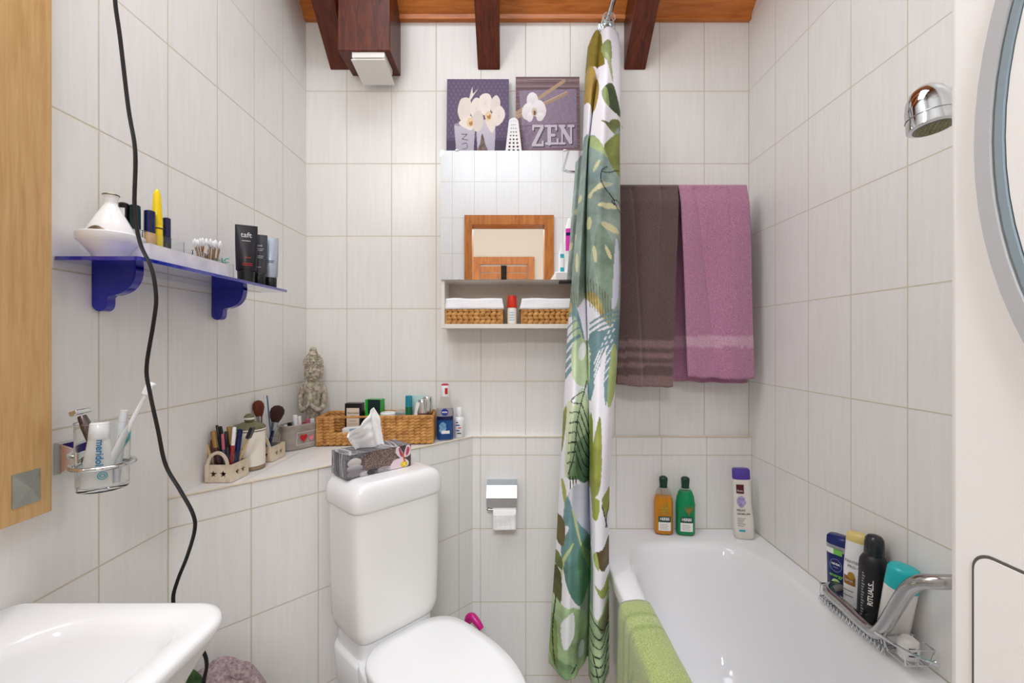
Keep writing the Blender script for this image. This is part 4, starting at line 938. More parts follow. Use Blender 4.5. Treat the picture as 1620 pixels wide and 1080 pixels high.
# ------------------------------------------------------------------ bottles
def face(x, y): return math.atan2(x, y) * -1   # turn a thing's front (-Y) towards the middle of the room
def tube_bottle(name, label, cat, loc, rot, secs, mat, seg=32): 
    t = thing(name, label, cat, loc, rot); m = MB(); m.loft(secs, seg); m.build('body', mat, t, smooth=60); return t
DKG = pm('dark_green_plastic', (20, 62, 44), .35, noise_s=9, noise_a=.08)
def herbs(x, y, liquid, label, fill, flower, tilt=0):
    t = thing('shampoo_bottle', label, 'bottle', (x, y, ZR + .0008), (0, 0, face(x, y) * .4), 'herb shampoo bottles on the tub rim')
    s = [(0, .024, .014, 3), (.003, .028, .017, 3), (.010, .0300, .019, 3), (.105, .0302, .019, 3), (.125, .0275, .018, 2.8), (.142, .0215, .015, 2.4), (.152, .0150, .012, 2), (.156, .011, .011, 2)]
    fs = [(a, b * .93, c * .93, n_) for a, b, c, n_ in s if a <= fill]
    last = max(k for k, v in enumerate(s) if v[0] <= fill); a, b = s[last], s[min(last + 1, len(s) - 1)]
    fq = (fill - a[0]) / max(1e-6, b[0] - a[0]); fs.append((fill, (a[1] + (b[1] - a[1]) * fq) * .93, (a[2] + (b[2] - a[2]) * fq) * .93, 2.8)); fs[0] = (.002,) + tuple(fs[0][1:])
    m = MB(); m.loft(s, 36, cap1=False); m.build('clear_shell', pm('thin_clear_plastic', (250, 250, 246), .05, trans=1, ior=1.08, noise_s=4, noise_a=.01), t, smooth=60)
    m = MB(); m.loft(fs, 36); m.build('liquid', liquid, t, smooth=60)
    m = MB(); m.loft([(.154, .0125, .0115, 2.4), (.160, .0118, .011, 2.4), (.180, .0135, .012, 2.6), (.187, .0128, .0115, 2.4), (.191, .006, .006, 2)], 28); m.build('cap', DKG, t, smooth=60)
    sf = surf(.0302, .019, 3, .0006)
    decal('label_lower', WHTAG, t, -.019, .020, .016, .044, sf); decal('label_upper', pm('label_deep_green', (16, 70, 60), .4, noise_s=9, noise_a=.05), t, -.019, .020, .044, .063, sf)
    sf2 = surf(.0302, .019, 3, .0009)
    txt('lettering', WHTAG, t, 'HERBS', .0125, .0005, .0545, sf2, sx=.85, bold=.0004)
    LI = pm('label_line_ink', (170, 150, 140), .6, noise_s=9, noise_a=.05)
    for k in range(4): decal('printed_line', LI, t, -.014, .012 - .003 * (k % 2), .021 + .005 * k, .0224 + .005 * k, sf2)
    m = MB()
    for (fx, fz, a, l_) in flower:
        c, d = math.cos(a), math.sin(a); pts = [(fx, fz), (fx + c * l_ * .5 - d * .0018, fz + d * l_ * .5 + c * .0018), (fx + c * l_, fz + d * l_), (fx + c * l_ * .5 + d * .0018, fz + d * l_ * .5 - c * .0018)]
        o_ = len(m.v); m.v += [(p[0], sf(p[0]), p[1]) for p in pts]; m.f.append((o_, o_ + 1, o_ + 2, o_ + 3))
    m.build('plant_print', pm('print_' + liquid.name, (70, 74, 30) if fill < .13 else (170, 110, 40), .5, noise_s=300, col2=(214, 200, 60) if fill < .13 else (60, 130, 50)), t, smooth=0)
AMB = pm('amber_liquid', (250, 165, 30), .15, trans=.25, noise_s=4, noise_a=.04); GRL = pm('green_liquid', (0, 165, 100), .12, trans=.15, noise_s=4, noise_a=.04)
fl1 = [(.0 + random.uniform(-.012, .016), .068 + random.uniform(0, .040), random.uniform(0, 6.3), .008) for k in range(34)]
fl2 = [(.004 + k * .0008, .068, PI / 2 + (k - 4) * .16, .034) for k in range(9)]
herbs(.505, 1.487, AMB, 'amber shampoo bottle with dark green cap on the tub rim, left of the green one', .124, fl1)
herbs(.5755, 1.480, GRL, 'green shampoo bottle with dark green cap on the tub rim, right of the amber one', .144, fl2)

t = thing('shower_gel_bottle', 'tall white shampoo bottle with purple cap in the tub corner by the right wall', 'bottle', (.757, 1.455, ZR + .001), (0, R(-2.5), R(-12)))
s = [(0, .026, .016, 3), (.003, .030, .019, 3), (.05, .0305, .020, 3), (.10, .0275, .018, 3), (.15, .0258, .0165, 3), (.192, .026, .016, 3)]
m = MB(); m.loft(s, 36); m.build('body', pm('cream_plastic', (236, 232, 224), .3, noise_s=5, noise_a=.02), t, smooth=60)
m = MB(); m.loft([(.192, .0262, .0162, 3), (.194, .0268, .0168, 3), (.222, .0262, .0162, 3), (.2245, .024, .014, 3)], 36); m.build('cap', pm('violet_plastic', (84, 62, 160), .3, noise_s=6, noise_a=.06), t, smooth=60)
sf = surf(.0258, .0166, 3, .0018)
decal('logo_patch', pm('maroon_ink', (92, 20, 44), .5, noise_s=9, noise_a=.05), t, -.020, .002, .148, .177, sf)
txt('lettering', WHTAG, t, 'Kam.', .0085, -.009, .157, sf)
VI = pm('violet_print', (120, 108, 178), .5, noise_s=60, col2=(206, 196, 226)); sf = surf(.029, .0198, 3, .0014)
decal_poly('flower_print', VI, t, [(-.022 + .014 + .013 * math.cos(a * PI / 9) * (1 + .15 * math.cos(3 * a)), .122 + .018 * math.sin(a * PI / 9) * (1 + .1 * math.sin(5 * a))) for a in range(18)], surf(.0275, .0182, 3, .0012))
sf = surf(.031, .0203, 3, .0008)
txt('lettering', INK, t, 'RELAX', .0085, -.022, .095, sf, align='LEFT', bold=.0002); txt('lettering', INK, t, 'AROMA SPA', .0072, -.022, .083, sf, align='LEFT', bold=.0002)
for k in range(5): decal('printed_line', INK, t, -.022, .002 - .004 * (k % 3), .068 - .006 * k, .0692 - .006 * k, sf)
decal('printed_mark', TEAL, t, -.018, .0, .026, .032, sf)

# bottles in the wire basket
BLU = pm('deep_blue_plastic', (22, 34, 104), .25, noise_s=6, noise_a=.08)
zf_ = fzb + .0012
t = thing('shower_gel_bottle', 'dark blue shower gel bottle with silver collar, far left in the wire basket', 'bottle', (.787, 1.068, zf_), (R(2), 0, R(-62)))
m = MB(); m.loft([(0, .022, .014, 3), (.003, .025, .017, 3), (.125, .025, .017, 3)], 32); m.build('body', BLU, t, smooth=60)
m = MB(); m.loft([(.125, .0252, .0172, 3), (.139, .0252, .0172, 3)], 32); m.build('collar', STEEL, t)
m = MB(); m.loft([(.139, .0252, .0172, 3), (.155, .0245, .0165, 3), (.159, .021, .013, 3)], 32); m.build('cap', BLU, t, smooth=60)
sf = surf(.025, .017, 3, .0008); GRN = pm('lime_ink', (120, 196, 84), .5, noise_s=9, noise_a=.05); LBL = pm('pale_blue_ink', (150, 170, 215), .5, noise_s=9, noise_a=.05)
decal('label_tab', WHTAG, t, -.022, -.004, .118, .131, surf(.0252, .0172, 3, .001)); decal('label_tab', GRN, t, -.004, .014, .118, .131, surf(.0252, .0172, 3, .001))
m = MB(); m.tube([(.0 + .0125 * math.cos(a * PI / 10), sf(.0125 * math.cos(a * PI / 10)), .092 + .015 * math.sin(a * PI / 10)) for a in range(20)], .0005, 4, closed=True); m.build('emblem_ring', LBL, t)
txt('lettering', WHTAG, t, 'NIVEA', .0065, 0, .095, sf, bold=.0003); txt('lettering', LBL, t, 'MEN', .005, 0, .087, sf); txt('lettering', GRN, t, 'energy', .0105, 0, .068, sf, bold=.0003)
decal_poly('fruit_print', pm('fruit_green', (120, 200, 110), .5, noise_s=200, col2=(214, 236, 190)), t, [(.010 * math.cos(a * PI / 10), .048 + .012 * math.sin(a * PI / 10)) for a in range(20)], sf)
t = thing('shampoo_bottle', 'white shampoo bottle with pale gold cap behind the black spray can', 'bottle', (.792, 1.021, zf_), (0, 0, R(-58)))
m = MB(); m.loft([(0, .023, .015, 3), (.003, .027, .018, 3), (.10, .026, .017, 3), (.165, .022, .015, 2.6)], 32); m.build('body', WHITE, t, smooth=60)
m = MB(); m.loft([(.165, .0215, .0145, 2.6), (.167, .022, .015, 2.6), (.181, .0205, .014, 2.6), (.185, .016, .010, 2.4)], 32); m.build('cap', pm('pale_gold', (224, 202, 130), .3, noise_s=6, noise_a=.05), t, smooth=60)
sf = surf(.0255, .0168, 3, .0012); GOLD = pm('gold_ink', (176, 136, 40), .4, noise_s=9, noise_a=.08)
txt('lettering', INK, t, 'PANTENE', .0085, -.001, .120, surf(.024, .0160, 3, .002)); txt('lettering', INK, t, 'PRO-V', .0085, -.001, .109, surf(.025, .0165, 3, .0016))
decal('label', pm('brown_gold_label', (150, 100, 40), .4, noise_s=30, noise_a=.2), t, -.022, .002, .066, .086, sf); decal_poly('emblem', GOLD, t, [(-.006 + .007 * math.cos(a * PI / 8), .088 + .009 * math.sin(a * PI / 8)) for a in range(16)], surf(.026, .0172, 3, .0018))
txt('lettering', WHTAG, t, 'REPAIR', .0052, -.010, .076, surf(.026, .0172, 3, .0018)); 
for k in range(2): decal('printed_line', INK, t, -.022, -.002, .052 - .012 * k, .0535 - .012 * k, surf(.0267, .0178, 3, .0009))
t = thing('spray_can', 'matte black spray can with vertical white lettering in the wire basket', 'spray can', (.783, .973, zf_), (R(0), R(2), R(-38)))
m = MB(); m.lathe([(.024, 0), (.0255, .003), (.0255, .138), (.0245, .147), (.020, .156), (.017, .160)], 36); m.build('can', pm('matte_black', (30, 29, 34), .42, noise_s=6, noise_a=.1), t, smooth=60)
m = MB(); m.lathe([(.0178, .158), (.0182, .162), (.0178, .185), (.0165, .195), (.012, .201), (.003, .2035)], 32); m.build('cap', pm('smoky_cap', (44, 46, 50), .12, noise_s=6, noise_a=.1), t, smooth=60)
txt('lettering', WHTAG, t, 'RITUALS...', .0125, -.003, .085, surf(.0255, .0255, 2, .0004), rot=PI / 2, bold=.0003)
m = MB()
for k in range(16): o_ = len(m.v); z = .03 + .006 * k; w_ = .003 + .001 * (k % 3); sf = surf(.0255, .0255, 2, .0004); m.v += [(x, sf(x), zz) for x, zz in ((-.019, z), (-.019 + w_, z), (-.019 + w_, z + .003), (-.019, z + .003))]; m.f.append((o_, o_ + 1, o_ + 2, o_ + 3))
m.build('fine_print', pm('grey_ink', (150, 150, 150), .5, noise_s=9, noise_a=.05), t, smooth=0)
t = thing('lotion_bottle', 'white bottle with turquoise cap leaning in the near end of the wire basket', 'bottle', (.786, .924, zf_ + .005), (Matrix.Rotation(R(11), 3, 'X') @ Matrix.Rotation(R(-50), 3, 'Z')).to_euler())
m = MB(); m.loft([(0, .022, .016, 2.6), (.003, .026, .018, 2.6), (.125, .027, .021, 2.4)], 32); m.build('body', PLASTIC, t, smooth=60)
m = MB(); m.loft([(.125, .0275, .0215, 2.2), (.162, .0265, .021, 2.2), (.168, .0235, .018, 2.2), (.170, .018, .014, 2.2)], 32); m.build('cap', pm('turquoise_cap', (40, 200, 205), .2, trans=.2, noise_s=6, noise_a=.05), t, smooth=60)
for k in range(3): decal('printed_line', pm('faint_ink', (190, 190, 192), .5, noise_s=9, noise_a=.05), t, -.006, .004, .11 - .01 * k, .1115 - .01 * k, surf(.027, .020, 2.5, .0012))

# ------------------------------------------------------------------ blue glass shelf on the left wall
sz = H + .126
shf = thing('wall_shelf', 'cobalt blue glass shelf on the left wall with two rounded blue brackets', 'shelf', (0, 0, 0))
BG = pm('cobalt_glass', (6, 26, 160), .04, coat=1, noise_s=3, noise_a=.05, spec=.8); BGB = pm('cobalt_plastic', (4, 18, 160), .16, coat=.5, noise_s=3, noise_a=.05)
sx_, sya, syb = -.577, .690, 1.146
m = MB(); m.mesh(shape([rrect(XL + .001, sx_, sya, syb, .004, 4)], .006), Matrix.Translation((0, 0, sz + .003))); m.build('glass_plate', BG, shf, bevel=.001)
prof = [(0, 0), (.075, 0)] + [(.012 + .063 * math.cos(a) ** .75, -.049 * math.sin(a) ** .8) for a in [R(k * 9) for k in range(1, 9)]] + [(.026, -.048), (.026, -.060)] + [(.013 + .013 * math.cos(R(k * 20)), -.062 - .013 * math.sin(R(k * 20))) for k in range(1, 9)] + [(0, -.062)]
for yy in (.762, 1.063):
    m = MB(); m.mesh(shape([prof], .016), Matrix.Translation((XL + .001, yy, sz)) @ UP); m.build('bracket', BGB, shf, bevel=.005)
ZS = sz + .0062
# tagine
t = thing('tagine_pot', 'small white porcelain tagine with silver rim on the near end of the blue shelf', 'tagine', (-.655, .728, ZS)); t.scale = (.77, .77, .98)
m = MB(); m.lathe([(.028, 0), (.029, .004), (.034, .010), (.050, .026), (.0565, .031), (.0570, .041), (.054, .0425), (.047, .036), (.030, .030), (.0, .030)], 48); m.build('dish', pm('white_porcelain', (238, 238, 240), .12, noise_s=3, noise_a=.01), t, smooth=60)
m = MB(); m.lathe([(.044, .036), (.045, .039), (.033, .060), (.018, .083), (.0115, .092), (.0100, .096), (.0135, .107), (.0140, .109), (.011, .1085), (.006, .100), (.001, .099)], 40); m.build('lid', MATS['white_porcelain'], t, smooth=60)
m = MB(); m.tube([(.0138 * math.cos(a * PI / 16), .0138 * math.sin(a * PI / 16), .1085) for a in range(32)], .0012, 6, closed=True); m.build('lid_rim', pm('tarnished_silver', (150, 140, 120), .35, metal=.8, noise_s=90, noise_a=.4), t)
m = MB()
def pat(u, v):
    a = R(-122 + 72 * u); zz = .040 + .011 * math.sin(PI * u) * v; rr_ = np.interp(zz, [.036, .039, .060], [.044, .045, .033]) + .0005
    return (rr_ * math.cos(a), rr_ * math.sin(a), zz)
m.grid(20, 4, pat); m.build('silver_patch', MATS['tarnished_silver'], t)
# white tray
t = thing('organiser_tray', 'long white marbled tray on the blue shelf holding small toiletries', 'tray', (0, 0, ZS))
m = MB(); tx0, tx1, ty0, ty1, th = -.695, -.598, .780, .985, .030
for a, b in (((tx0, ty0, 0), (tx1, ty1, .002)), ((tx0, ty0, .002), (tx0 + .002, ty1, th)), ((tx1 - .002, ty0, .002), (tx1, ty1, th)), ((tx0 + .002, ty0, .002), (tx1 - .002, ty0 + .002, th)), ((tx0 + .002, ty1 - .002, .002), (tx1 - .002, ty1, th))): m.box(a, b)
m.build('tray_body', pm('marbled_card', (236, 234, 236), .4, noise_s=28, col2=(206, 204, 210)), t)
t.location.y = -.045
# clear organiser and tubes
def openbox(name, label, cat, loc, w_, d_, h_, mat, thk=.0018, rot=0, taper=1.0):
    t = thing(name, label, cat, loc, (0, 0, rot)); m = MB()
    for a, b in (((-w_ / 2, -d_ / 2, 0), (w_ / 2, d_ / 2, thk)), ((-w_ / 2, -d_ / 2, thk), (-w_ / 2 + thk, d_ / 2, h_)), ((w_ / 2 - thk, -d_ / 2, thk), (w_ / 2, d_ / 2, h_)), ((-w_ / 2 + thk, -d_ / 2, thk), (w_ / 2 - thk, -d_ / 2 + thk, h_)), ((-w_ / 2 + thk, d_ / 2 - thk, thk), (w_ / 2 - thk, d_ / 2, h_))): m.box(a, b)
    m.build('body', mat, t, bevel=.0005); return t
zT = ZS + .0025
openbox('acrylic_box', 'clear acrylic box holding mascaras on the blue shelf', 'organiser', (-.648, .794, zT), .060, .095, .052, CLEAR)
YEL = pm('yellow_plastic', (244, 212, 16), .25, noise_s=6, noise_a=.05)
def stick(name, label, cat, x, y, z, r_, h_, mat, capmat=None, cfrac=.5, tilt=(0, 0), taper=1.0, seg=16):
    t = thing(name, label, cat, (x, y, z), (tilt[0], tilt[1], 0))
    if capmat is None: sets(t, label, cat)
    hb = h_ * (1 - cfrac) if capmat else h_
    m = MB(); m.lathe([(r_ * .9, 0), (r_, .001), (r_, hb - .001), (r_ * (.95), hb)] if capmat else [(r_ * .9, 0), (r_, .001), (r_, h_ * .6), (r_ * taper, h_ - .001), (r_ * taper * .6, h_)], seg); m.build('barrel', mat, t)
    if capmat: m = MB(); m.lathe([(r_ * 1.02, hb), (r_ * 1.02, hb + .002), (r_ * (1 + taper) / 2, h_ * .85 + hb * .15), (r_ * taper, h_ - .0015), (r_ * taper * .7, h_)], seg); m.build('cap', capmat, t)
    return t
zi = zT + .0022
DGN = pm('bottle_green', (14, 44, 44), .25, noise_s=6, noise_a=.1)
a = stick('nail_polish', 'black capped bottle with a barcode label, leftmost in the acrylic box', 'cosmetic', -.664, .762, zi, .0072, .100, CLEAR, BLACK, .40)
decal('barcode_label', WHTAG, a, -.004, .006, .065, .090, surf(.0074, .0074)); 
stick('nail_polish', 'dark green capped tube behind the cord in the acrylic box', 'cosmetic', -.650, .768, zi, .0080, .098, CLEAR, DGN, .42)
stick('mascara', 'navy capped mascara left of the yellow one in the acrylic box', 'cosmetic', -.640, .787, zi, .0082, .094, pm('beige_foundation', (196, 158, 112), .35, noise_s=9, noise_a=.1), NAVY, .42)
a = stick('mascara', 'bright yellow mascara with a long pointed cap', 'cosmetic', -.642, .806, zi, .0085, .138, YEL, YEL, .46, taper=.35)
txt('lettering', NAVY, a, 'COLOSSAL', .0062, 0, .045, surf(.0085, .0085), rot=PI / 2); MB().lathe([(.0089, .066), (.0089, .068)]).build('joint_ring', BLACK, a)
stick('mascara', 'slim black mascara right of the yellow one', 'cosmetic', -.640, .826, zi, .0062, .092, BLACK, NAVY, .5)
# second clear box with glass lumps
openbox('acrylic_box', 'short clear box with transparent clips between mascaras and cotton buds', 'organiser', (-.630, .8665, zT), .045, .036, .040, CLEAR)
for k in range(4):
    sets(MB().ball((0, 0, 0), (.008, .006, .007), 10, 6).build('glass_pebble', CLEAR), 'clear glass bead in the short clear box', 'bead', 'clear beads in the short box').location = (-.638 + .012 * (k % 2), .858 + .014 * (k // 2), zT + .012 + .004 * k)
cl2 = MB(); cl2.box((-.003, -.001, 0), (.003, .001, .055)); cl2.tube([(0, 0, .03), (.006, 0, .045), (.002, 0, .058)], .0015, 6)
o = sets(cl2.build('tweezers', STEEL), 'small steel tweezers standing left of the cotton buds', 'tweezers'); o.location = (-.618, .883, zT + .0025); o.rotation_euler = (0, R(12), R(30))
# cotton buds
t = thing('cotton_bud_cup', 'clear cup on the blue shelf holding brown-stemmed cotton buds', 'cup', (-.626, .918, zT))
m = MB(); m.loft([(0, .018, .018, 4), (.001, .020, .020, 4), (.040, .0215, .0215, 4), (.040, .0203, .0203, 4), (.002, .0185, .0185, 4)], 28); m.build('cup', CLEAR, t)
cb0 = thing('cotton_bud', 'brown cotton bud with white tip in the clear cup', 'cotton bud', (0, 0, 0), group='cotton buds in the cup')
m = MB(); m.cyl((0, 0, 0), (0, 0, .062), .0011, seg=6); m.build('stem', pm('kraft_stem', (164, 122, 74), .6, noise_s=60, noise_a=.15), cb0)
m = MB(); m.lathe([(.0012, .056), (.0026, .060), (.0028, .066), (.0016, .071), (.0004, .072)], 8); m.build('tip', LINEN, cb0, smooth=60)
for k in range(26):
    a = 2.4 * k; rr_ = .0145 * math.sqrt((k + .5) / 26); loc = (-.626 + rr_ * math.cos(a) * .8, .918 + rr_ * math.sin(a) * .8, zT + .0025)
    o = cb0 if k == 0 else dup(cb0, loc, 0, cb0['label'])
    o.location = loc; o.rotation_euler = (-rr_ * math.sin(a) * 14, rr_ * math.cos(a) * 14, 0)
# floss picks
t = openbox('floss_box', 'clear box of mint green dental floss picks on the blue shelf', 'organiser', (-.632, .9615, zT), .042, .036, .034, CLEAR, taper=1)
MINT = pm('mint_plastic', (122, 208, 190), .25, trans=.3, noise_s=6, noise_a=.05)
fp = None
for k in range(14):
    if fp is None:
        m = MB(); m.tube([(-.014, 0, .0), (.006, 0, 0), (.010, 0, .004), (.016, 0, .004)], .0013, 5); m.tube([(.006, 0, 0), (.010, 0, -.004), (.016, 0, -.004)], .0012, 5)
        fp = sets(m.build('floss_pick', MINT), 'mint green floss pick in the clear box', 'floss pick', 'floss picks in the clear box'); o = fp
    else: o = fp.copy(); C.objects.link(o)
    o.location = (-.632 + random.uniform(-.007, .007), .9615 + random.uniform(-.006, .006), zT + .012 + .0022 * k); o.rotation_euler = (random.uniform(-.5, .5), random.uniform(-.7, .7), random.uniform(0, 6.3))
def squeeze(label, x, y, w_, h_, mat, capmat, z, rotz, lettering, tilt=0, capz=.03):
    t = thing('cosmetic_tube', label, 'tube', (x, y, z), (R(tilt), 0, rotz), 'squeeze tubes at the end of the blue shelf')
    m = MB(); m.loft([(capz, w_ * .40, w_ * .36, 2), (capz + .004, w_ * .46, w_ * .38, 2), (h_ * .6, w_ * .49, w_ * .26, 2.2), (h_ - .010, w_ * .5, .0022, 3), (h_, w_ * .5, .0012, 3)], 32); m.build('body', mat, t, smooth=70)
    m = MB(); m.lathe([(w_ * .36, 0), (w_ * .38, .001), (w_ * .40, capz - .001), (w_ * .38, capz)], 28); m.build('cap', capmat, t)
    def sfn(x): return -.0
    for (s_, size, xx, zz, rot, mt) in lettering:
        ry = np.interp(zz, [capz, h_ * .6, h_ - .01], [w_ * .38, w_ * .26, .0024]) + .0012
        sf = surf(w_ * .5, float(ry), 2.2, .0006)
        if s_ == '-': decal('printed_line', mt, t, xx - size, xx + size, zz, zz + .0014, sf)
        else: txt('lettering', mt, t, s_, size, xx, zz, sf, rot, bold=.0002)
GRY = pm('pale_ink', (200, 200, 204), .5, noise_s=9, noise_a=.04); REDI = pm('red_ink', (200, 40, 40), .5, noise_s=9, noise_a=.05)
squeeze('black squeeze tube with red print, nearest of three on the blue shelf', -.619, 1.038, .046, .140, pm('ink_black', (24, 22, 32), .3, noise_s=9, noise_a=.1), BLACK, ZS, R(28), [('taft', .0165, 0, .115, 0, GRY), ('-', .009, 0, .100, 0, GRY), ('-', .006, .004, .060, 0, REDI), ('-', .010, .003, .046, 0, REDI), ('-', .010, .003, .042, 0, REDI)], tilt=-3)
squeeze('dark grey squeeze tube between the black and the silver one', -.612, 1.078, .036, .126, pm('charcoal_plastic', (62, 62, 68), .3, noise_s=9, noise_a=.08), BLACK, ZS, R(26), [('SHAVE', .005, 0, .098, 0, GRY), ('-', .010, 0, .090, 0, GRY), ('-', .008, 0, .086, 0, GRY), ('-', .010, 0, .072, 0, GRY), ('-', .009, 0, .068, 0, GRY), ('-', .005, 0, .045, 0, GRY)])
squeeze('silver grey squeeze tube with black cap, farthest on the blue shelf', -.600, 1.108, .035, .126, pm('silver_plastic', (168, 178, 188), .28, metal=.3, noise_s=9, noise_a=.04), BLACK, ZS, R(24), [('-', .009, 0, .066, 0, INK), ('-', .007, 0, .062, 0, INK)], capz=.026)

# ------------------------------------------------------------------ black cord
cp = [(182, -60, .66), (182, 0, .66), (190, 60, .665), (203, 170, .67), (214, 240, .67), (213, 330, .672), (222, 385, .675), (240, 425, .678), (247, 470, .68), (243, 510, .68), (232, 580, .68), (237, 620, .68), (250, 680, .68), (262, 735, .68), (285, 775, .68), (305, 812, .68), (308, 838, .68), (296, 880, .68), (281, 918, .68), (274, 950, .68), (285, 990, .68), (318, 1025, .68), (327, 1050, .68), (322, 1085, .68), (316, 1180, .68)]
m = MB(); m.tube([(P(182, -60, .66).x, .66, H + .9), ] + [tuple(P(a, b, c)) for a, b, c in cp], .0027, 8, smooth=6, flat=.6)
sets(m.build('power_cord', pm('black_rubber', (9, 9, 11), .4, noise_s=9, noise_a=.1)), 'black power cord hanging down in front of the left wall to behind the basin', 'cord')

# ------------------------------------------------------------------ toothbrush tumbler
gh = thing('tumbler_holder', 'chrome wall holder with a ring carrying the toothbrush glass', 'glass holder', (0, 0, 0))
gc = Vector((-.633, .690, H - .175)); 
m = MB(); zc_ = H - .183
mt = Matrix.Translation((XL, .716, zc_))
m.add([(.0005, -.024, -.025), (.0005, .024, -.025), (.0005, .024, .025), (.0005, -.024, .025), (.010, -.022, -.023), (.010, .022, -.023), (.010, .022, .023), (.010, -.022, .023), (.022, -.010, -.012), (.022, .010, -.012), (.022, .010, .012), (.022, -.010, .012)],
      [(0, 1, 5, 4), (1, 2, 6, 5), (2, 3, 7, 6), (3, 0, 4, 7), (4, 5, 9, 8), (5, 6, 10, 9), (6, 7, 11, 10), (7, 4, 8, 11), (8, 9, 10, 11)], mt)
m.build('wall_plate', CHROME, gh, smooth=0, bevel=.001)
m = MB(); m.tube([(XL + .02, .716, zc_), (XL + .035, .712, zc_ - .004), (gc.x - .034, gc.y + .012, zc_ - .006)], .005, 10, smooth=3)
m.tube([(gc.x + .0375 * math.cos(a * PI / 18), gc.y + .0375 * math.sin(a * PI / 18), zc_ - .006) for a in range(36)], .0035, 10, closed=True); m.build('ring', CHROME, gh)
tb = thing('tumbler', 'clear glass tumbler in a chrome ring holding toothpaste, razor and brush', 'glass', (gc.x, gc.y, gc.z - .052))
m = MB(); m.lathe([(.0300, 0), (.0315, .002), (.0335, .102), (.0337, .1035), (.0325, .1030), (.0300, .008), (.02, .006), (.0, .006)], 40); m.build('glass', CLEAR, tb, smooth=60)
bz = gc.z - .0455
t = thing('toothpaste', 'white toothpaste tube standing on its cap in the glass', 'toothpaste', (gc.x + .001, gc.y - .012, bz), (R(-4), R(2), R(42)))
m = MB(); m.loft([(0, .018, .0012, 3), (.008, .018, .0016, 3), (.04, .0165, .008, 2.2), (.072, .0125, .011, 2)], 28); m.build('body', PLASTIC, t, smooth=70)
m = MB(); m.lathe([(.0125, .072), (.0128, .073), (.0118, .095), (.0105, .0965)], 24); m.build('cap', WHITE, t)
txt('lettering', pm('cyan_ink', (40, 130, 180), .5, noise_s=9, noise_a=.05), t, 'meridol', .0125, .0015, .052, surf(.0155, .010, 2.2, .0008), rot=-PI / 2, bold=.0003)
m = MB(); sf = surf(.0175, .006, 2.2, .0018); m.tube([(.006 + .0055 * math.cos(a * PI / 8), -.0075, .0175 + .0055 * math.sin(a * PI / 8)) for a in range(16)], .0007, 5, closed=True); m.build('emblem_ring', TEAL, t)
m = MB(); m.tube([(.006 + .0028 * math.cos(a * PI / 8), -.0075, .0175 + .0028 * math.sin(a * PI / 8)) for a in range(16)], .0006, 5, closed=True); m.build('emblem_ring', TEAL, t)
def along(name, label, cat, p0, p1):
    p0, p1 = Vector(p0), Vector(p1); d = p1 - p0; q_ = d.to_track_quat('Z', 'Y'); t = thing(name, label, cat, p0); t.rotation_mode = 'QUATERNION'; t.rotation_quaternion = q_; return t, d.length
t, L_ = along('toothbrush', 'white and turquoise electric-style toothbrush leaning right out of the glass', 'toothbrush', (gc.x - .004, gc.y - .002, bz + .002), tuple(P(238, 610, .71)))
m = MB(); m.tube([(0, 0, 0), (0, 0, L_ * .3), (0, 0, L_ * .45), (0, 0, L_ * .6), (0, 0, L_ * .85), (0, 0, L_ * .93)], [.0045, .0055, .0060, .0035, .0026, .0035], 12, smooth=4); m.build('handle', WHITE, t)
m = MB(); m.tube([(.0012, -.0012, L_ * .36), (.0018, -.0018, L_ * .45), (.0012, -.0012, L_ * .53)], [.0040, .0058, .0038], 12, smooth=4); m.build('grip', TEAL, t)
m = MB(); m.ball((0, 0, L_ * .46), (.0035, .0066, .005)); m.build('button', NAVY, t)
m = MB(); m.box((-.006, -.0055, L_ * .90), (.008, .0055, L_ * 1.03)); m.build('bristles', LINEN, t, bevel=.003)
t, L_ = along('razor', 'chrome safety razor leaning left out of the glass', 'razor', (gc.x - .002, gc.y + .012, bz + .002), tuple(P(127, 652, .695)))
m = MB(); m.tube([(0, 0, 0), (0, 0, L_ * .5), (0, 0, L_ * .8), (0, 0, L_ * .95)], [.004, .0056, .0075, .0055], 12, smooth=4); m.build('handle', pm('gunmetal', (120, 112, 110), .25, metal=.9, noise_s=50, noise_a=.3), t)
m = MB(); m.box((-.015, -.006, L_ * .97), (.015, .006, L_ * .97 + .008)); m.build('head', CHROME, t, bevel=.002)
t, L_ = along('toothbrush', 'pale toothbrush with a red dot, upright at the right inside the glass', 'toothbrush', (gc.x + .010, gc.y + .010, bz + .002), (gc.x + .022, gc.y + .012, bz + .112))
m = MB(); m.tube([(0, 0, 0), (0, 0, L_ * .5), (0, 0, L_)], [.0050, .0058, .0050], 10, smooth=3); m.build('handle', pm('frosted_white', (226, 230, 234), .3, noise_s=5, noise_a=.03), t)
MB().ball((0, -.0052, L_ * .72), .0018).build('red_dot', REDI, t)

